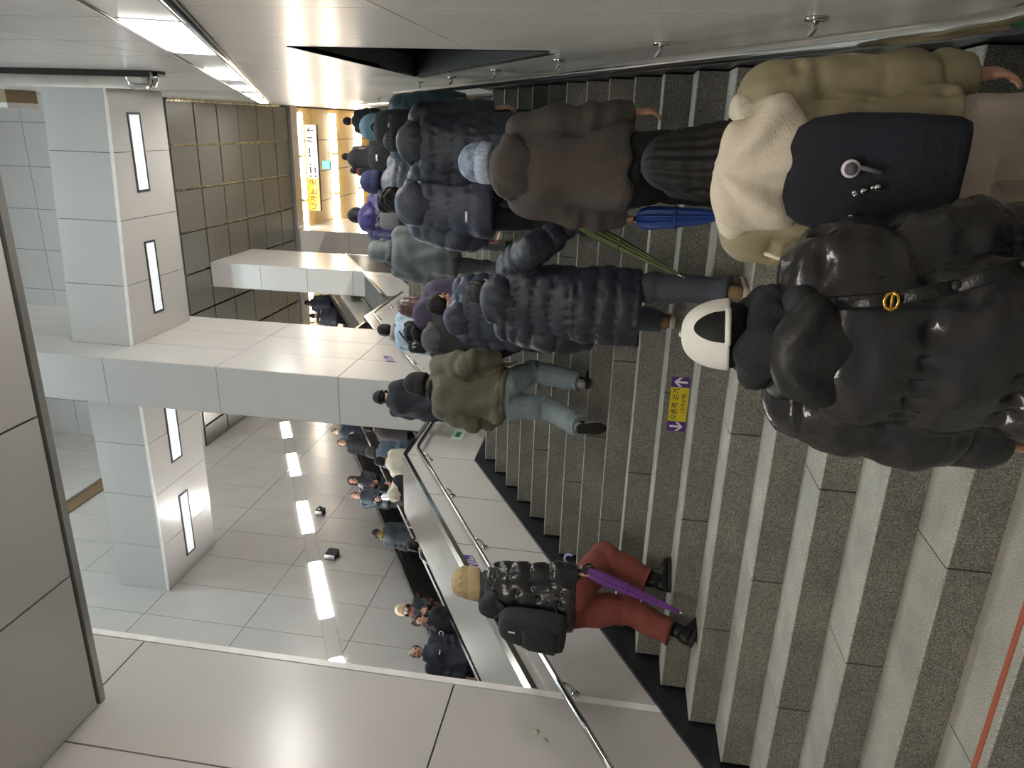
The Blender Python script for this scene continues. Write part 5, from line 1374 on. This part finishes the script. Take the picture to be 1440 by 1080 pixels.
umbrella('purple folded umbrella with pale hooked handle beside the rust trousers', tuple(wp(p, p.hand[1]+np.array([0.0, 0.02, -0.06]))), (-2.915, 4.0, -0.585), mat('purple_umbrella_cloth', (0.42, 0.20, 0.52), 0.45, var=0.2), mat('pale_purple_plastic', (0.66, 0.60, 0.78), 0.4), r=0.034)
# ---- two figures far up the stairs
for (x, y, H, lab, cm, sd) in ((-0.05, 16.3, 1.72, 'distant person in dark coat at the top by the right wall', BLKCLOTH, 71), (-0.84, 16.9, 1.68, 'distant person in grey coat near the top of the stairs', GREYCLOTH, 73), (-1.1, 16.3, 1.6, 'distant person in rust scarf near the top of the stairs', BLKCLOTH, 75)):
    p = Person(lab, (x, y, ground(y)), 0, H, voxel=0.032, seed=sd, group=GR, hands='', **UP_L)
    p.trousers(BLKCLOTH); p.shoes(SHOEB, SOLED); p.coat(cm, hem=-0.2, fluff=0.04, name='coat'); p.hair(HAIR, 'short')
    if sd == 75: p.scarf(cloth('rust_red_cotton', (0, 0, 0)), 0.05)

# ---- escalator passengers
def ez(y): return EC+SL*(ya_(y)+0.2)
def ya_(y): return 4.2+0.4*math.floor((y-4.2)/0.4)
GD = 'passengers riding down the far escalator'
GU = 'passengers riding up the near escalator'
PI = math.pi
p = Person('man with short hair in navy zip jacket facing the viewer on the down escalator', (-7.45, 8.55, ez(8.55)), PI+0.55, 1.74, lean=0.02, voxel=0.018, seed=81, width=1.1, group=GD, head=(0.0, 0.25))
NJ = cloth('navy_softshell', (0.13, 0.14, 0.19), 0.65)
p.trousers(BLKCLOTH); p.shoes(SHOEB, SOLED); c = p.coat(NJ, hem=-0.14, fluff=0.05, name='jacket', sleeve=1.1); p.hair(HAIRG, 'short'); p.scarf(NJ, 0.035, 0.52)
p.patch(M_INKW, 0.07, 0.012, (-0.06, 0.175, 0.30), c)
p = Person('dark-clothed passenger close behind the man in navy', (-7.10, 8.85, ez(8.85)), PI+0.3, 1.50, lean=0.02, voxel=0.022, seed=82, group=GD)
p.trousers(BLKCLOTH); p.shoes(SHOEB, SOLED); c = p.coat(BLKCLOTH, hem=-0.14, fluff=0.05, name='jacket'); p.hair(HAIR, 'short'); p.patch(M_INKW, 0.035, 0.009, (0.12, 0.19, 0.28), c, 'ring', 'ring_emblem')
p = Person('person in cream bucket hat, white mask and dark floral coat on the escalator', (-7.60, 9.66, ez(9.66)), PI+0.5, 1.60, lean=0.02, voxel=0.018, seed=83, group=GD, lh=(-0.12, 0.30, 1.12), rh=(0.10, 0.26, 1.02), fingers=1.1, head=(0.25, 0))
m_, nt, b_ = nodes_of('dark_floral_print'); tc = nt.nodes.new('ShaderNodeTexCoord'); vo = nt.nodes.new('ShaderNodeTexVoronoi'); vo.inputs['Scale'].default_value = 16
rp = nt.nodes.new('ShaderNodeValToRGB'); rp.color_ramp.interpolation = 'CONSTANT'; e_ = rp.color_ramp.elements; e_[0].color = (*lin((0.12, 0.13, 0.13)), 1); e_[1].position = 0.45; e_[1].color = (*lin((0.16, 0.25, 0.25)), 1)
for pos, cc in ((0.62, (0.55, 0.25, 0.18)), (0.72, (0.14, 0.14, 0.15)), (0.86, (0.55, 0.45, 0.25))): q = e_.new(pos); q.color = (*lin(cc), 1)
nt.links.new(tc.outputs['Object'], vo.inputs['Vector']); nt.links.new(vo.outputs['Color'], rp.inputs[0]); nt.links.new(rp.outputs[0], b_.inputs['Base Color']); b_.inputs['Roughness'].default_value = 0.8
p.trousers(BLKCLOTH); p.shoes(SHOEB, SOLED); p.coat(m_, hem=-0.30, fluff=0.045, name='coat'); p.hair(HAIRB, 'long', 0.12); p.beanie(cloth('cream_knit', (0.82, 0.74, 0.60), 0.9)); p.mask(WHITECLOTH)
p = Person('person in black cap and yellow-striped scarf on the escalator', (-7.45, 11.60, ez(11.55)), PI+0.4, 1.56, lean=0.02, voxel=0.02, seed=85, group=GD, head=(0.15, 0))
p.trousers(BLKCLOTH); p.shoes(SHOEB, SOLED); p.coat(cloth('dark_slate_cotton', (0.17, 0.20, 0.22), 0.8), hem=-0.14, fluff=0.045, name='jacket'); p.hair(HAIR, 'under'); p.cap(BLKCLOTH); p.scarf(mat('yellow_striped_knit', (0.50, 0.42, 0.22), 0.9, var=0.9, scale=40), 0.045)
p = Person('man in dark teal puffer holding a white umbrella on the escalator', (-7.50, 13.0, ez(13.0)), PI+0.5, 1.58, lean=0.02, voxel=0.02, seed=87, group=GD, rh=(0.05, 0.30, 1.0), lh=(-0.05, 0.28, 0.98), fingers=1.3, head=(0.15, 0.2), width=1.05)
p.trousers(BLKCLOTH); p.shoes(SHOEB, SOLED); p.coat(nylon('dark_teal_puffer', (0.18, 0.23, 0.27), 0.5), hem=-0.14, fluff=0.05, quilt=0.012, period=0.12, name='puffer_jacket'); p.hair(HAIRG, 'short'); p.hood_down(FURG, 1.0)
umbrella('white half-open umbrella held in front on the down escalator', (-7.15, 12.45, 4.38), (-6.85, 12.15, 3.70), mat('white_umbrella_cloth', (0.86, 0.88, 0.90), 0.45, var=0.03), SHOEB, r=0.06, handle='grip', open_=0.0, pleats=8)
p = Person('person in black hooded padded coat standing on the down escalator', (-7.55, 13.75, ez(13.75)), PI+0.4, 1.70, lean=0.02, voxel=0.02, seed=89, group=GD, rh=(0.08, 0.28, 1.05), lh=(-0.08, 0.28, 1.0), fingers=1.2, head=(0.2, 0))
p.trousers(BLKCLOTH); p.shoes(SHOEB, SOLED); p.coat(nylon('blue_black_nylon', (0.12, 0.13, 0.17), 0.5), hem=-0.2, fluff=0.05, quilt=0.012, period=0.11, name='padded_coat'); p.hood_up(nylon('blue_black_nylon', (0, 0, 0)))
p = Person('masked passenger in navy coat highest on the down escalator beside the column', (-7.50, 16.1, ez(16.1)), PI+0.4, 1.66, lean=0.02, voxel=0.024, seed=91, group=GD, rh=(0.05, 0.28, 1.05), fingers=1.2)
p.trousers(BLKCLOTH); p.shoes(SHOEB, SOLED); p.coat(cloth('dark_navy_wool', (0.14, 0.18, 0.23), 0.8), hem=-0.3, fluff=0.045, name='coat'); p.hair(HAIR, 'short'); p.mask(WHITECLOTH)
p = Person('passenger in dark jacket just below the masked one', (-7.35, 15.2, ez(15.2)), PI+0.3, 1.60, lean=0.02, voxel=0.026, seed=92, group=GD)
p.trousers(BLKCLOTH); p.shoes(SHOEB, SOLED); p.coat(BLKCLOTH, hem=-0.2, fluff=0.045, name='jacket'); p.hair(HAIR, 'short')
# up escalator, seen from behind
CRM = cloth('cream_fleece', (0, 0, 0))
for (x, y, H, lab, cm, hair, extra, sd) in (
    (-5.35, 6.95, 1.60, 'dark-haired passenger low behind the steel deck, lowest on the near escalator', BLKCLOTH, HAIR, 'hood', 101),
    (-5.45, 8.25, 1.66, 'passenger in black jacket with pale fur hood on the near escalator', nylon('black_grey_nylon', (0.16, 0.16, 0.17), 0.35), HAIR, 'fur', 103),
    (-5.25, 8.50, 1.74, 'passenger with maroon-brown hair on the near escalator', cloth('brown_wool', (0.30, 0.22, 0.18), 0.85), HAIRB, '', 105),
    (-5.50, 9.85, 1.70, 'passenger in black coat with cream hood on the near escalator', BLKCLOTH, HAIR, 'cream', 107),
    (-5.25, 10.25, 1.66, 'passenger in cream jacket on the near escalator', CRM, HAIR, '', 109),
    (-5.50, 11.05, 1.64, 'passenger in grey beanie and denim jacket on the near escalator', cloth('washed_denim', (0.36, 0.42, 0.48), 0.85), HAIR, 'beanie', 111),
    (-5.25, 11.55, 1.62, 'passenger in grey-brown coat near the column on the near escalator', cloth('grey_brown_wool', (0.27, 0.25, 0.25), 0.85), HAIR, '', 113),
    (-5.30, 20.4, 1.66, 'passenger in navy coat high on the near escalator, seen past the column', NJ, HAIR, 'fur', 115),
    (-5.50, 19.7, 1.66, 'passenger in white-striped navy jacket high on the near escalator', NJ, HAIR, '', 117)):
    p = Person(lab, (x, y, ez(y)), 0.0 if sd < 115 else 0.4, H, lean=0.03, voxel=0.022 if sd < 115 else 0.03, seed=sd, group=GU, hands='', head=(0.1, 0.2 if sd % 4 == 1 else -0.2))
    p.trousers(BLKCLOTH); p.shoes(SHOEB, SOLED)
    c = p.coat(cm, hem=-0.15, fluff=0.05, name='jacket', quilt=0.010 if sd == 103 else 0.0)
    p.hair(hair, 'under' if extra == 'beanie' else 'short')
    if extra == 'beanie': p.beanie(cloth('grey_beanie_knit', (0.30, 0.29, 0.28), 0.9))
    if extra == 'cream': p.hood_down(CRM, 1.1)
    if extra == 'hood': p.hood_down(BLKCLOTH, 1.05)
    if extra == 'fur': p.hood_down(cm, 1.0, FURT)
    if sd == 117:
        for k in (-1, 1): p.patch(M_INKW, 0.10, 0.02, (k*0.12, -0.19, 0.36), c, name='white_stripe')

bpy.data.scenes.remove(SCR)
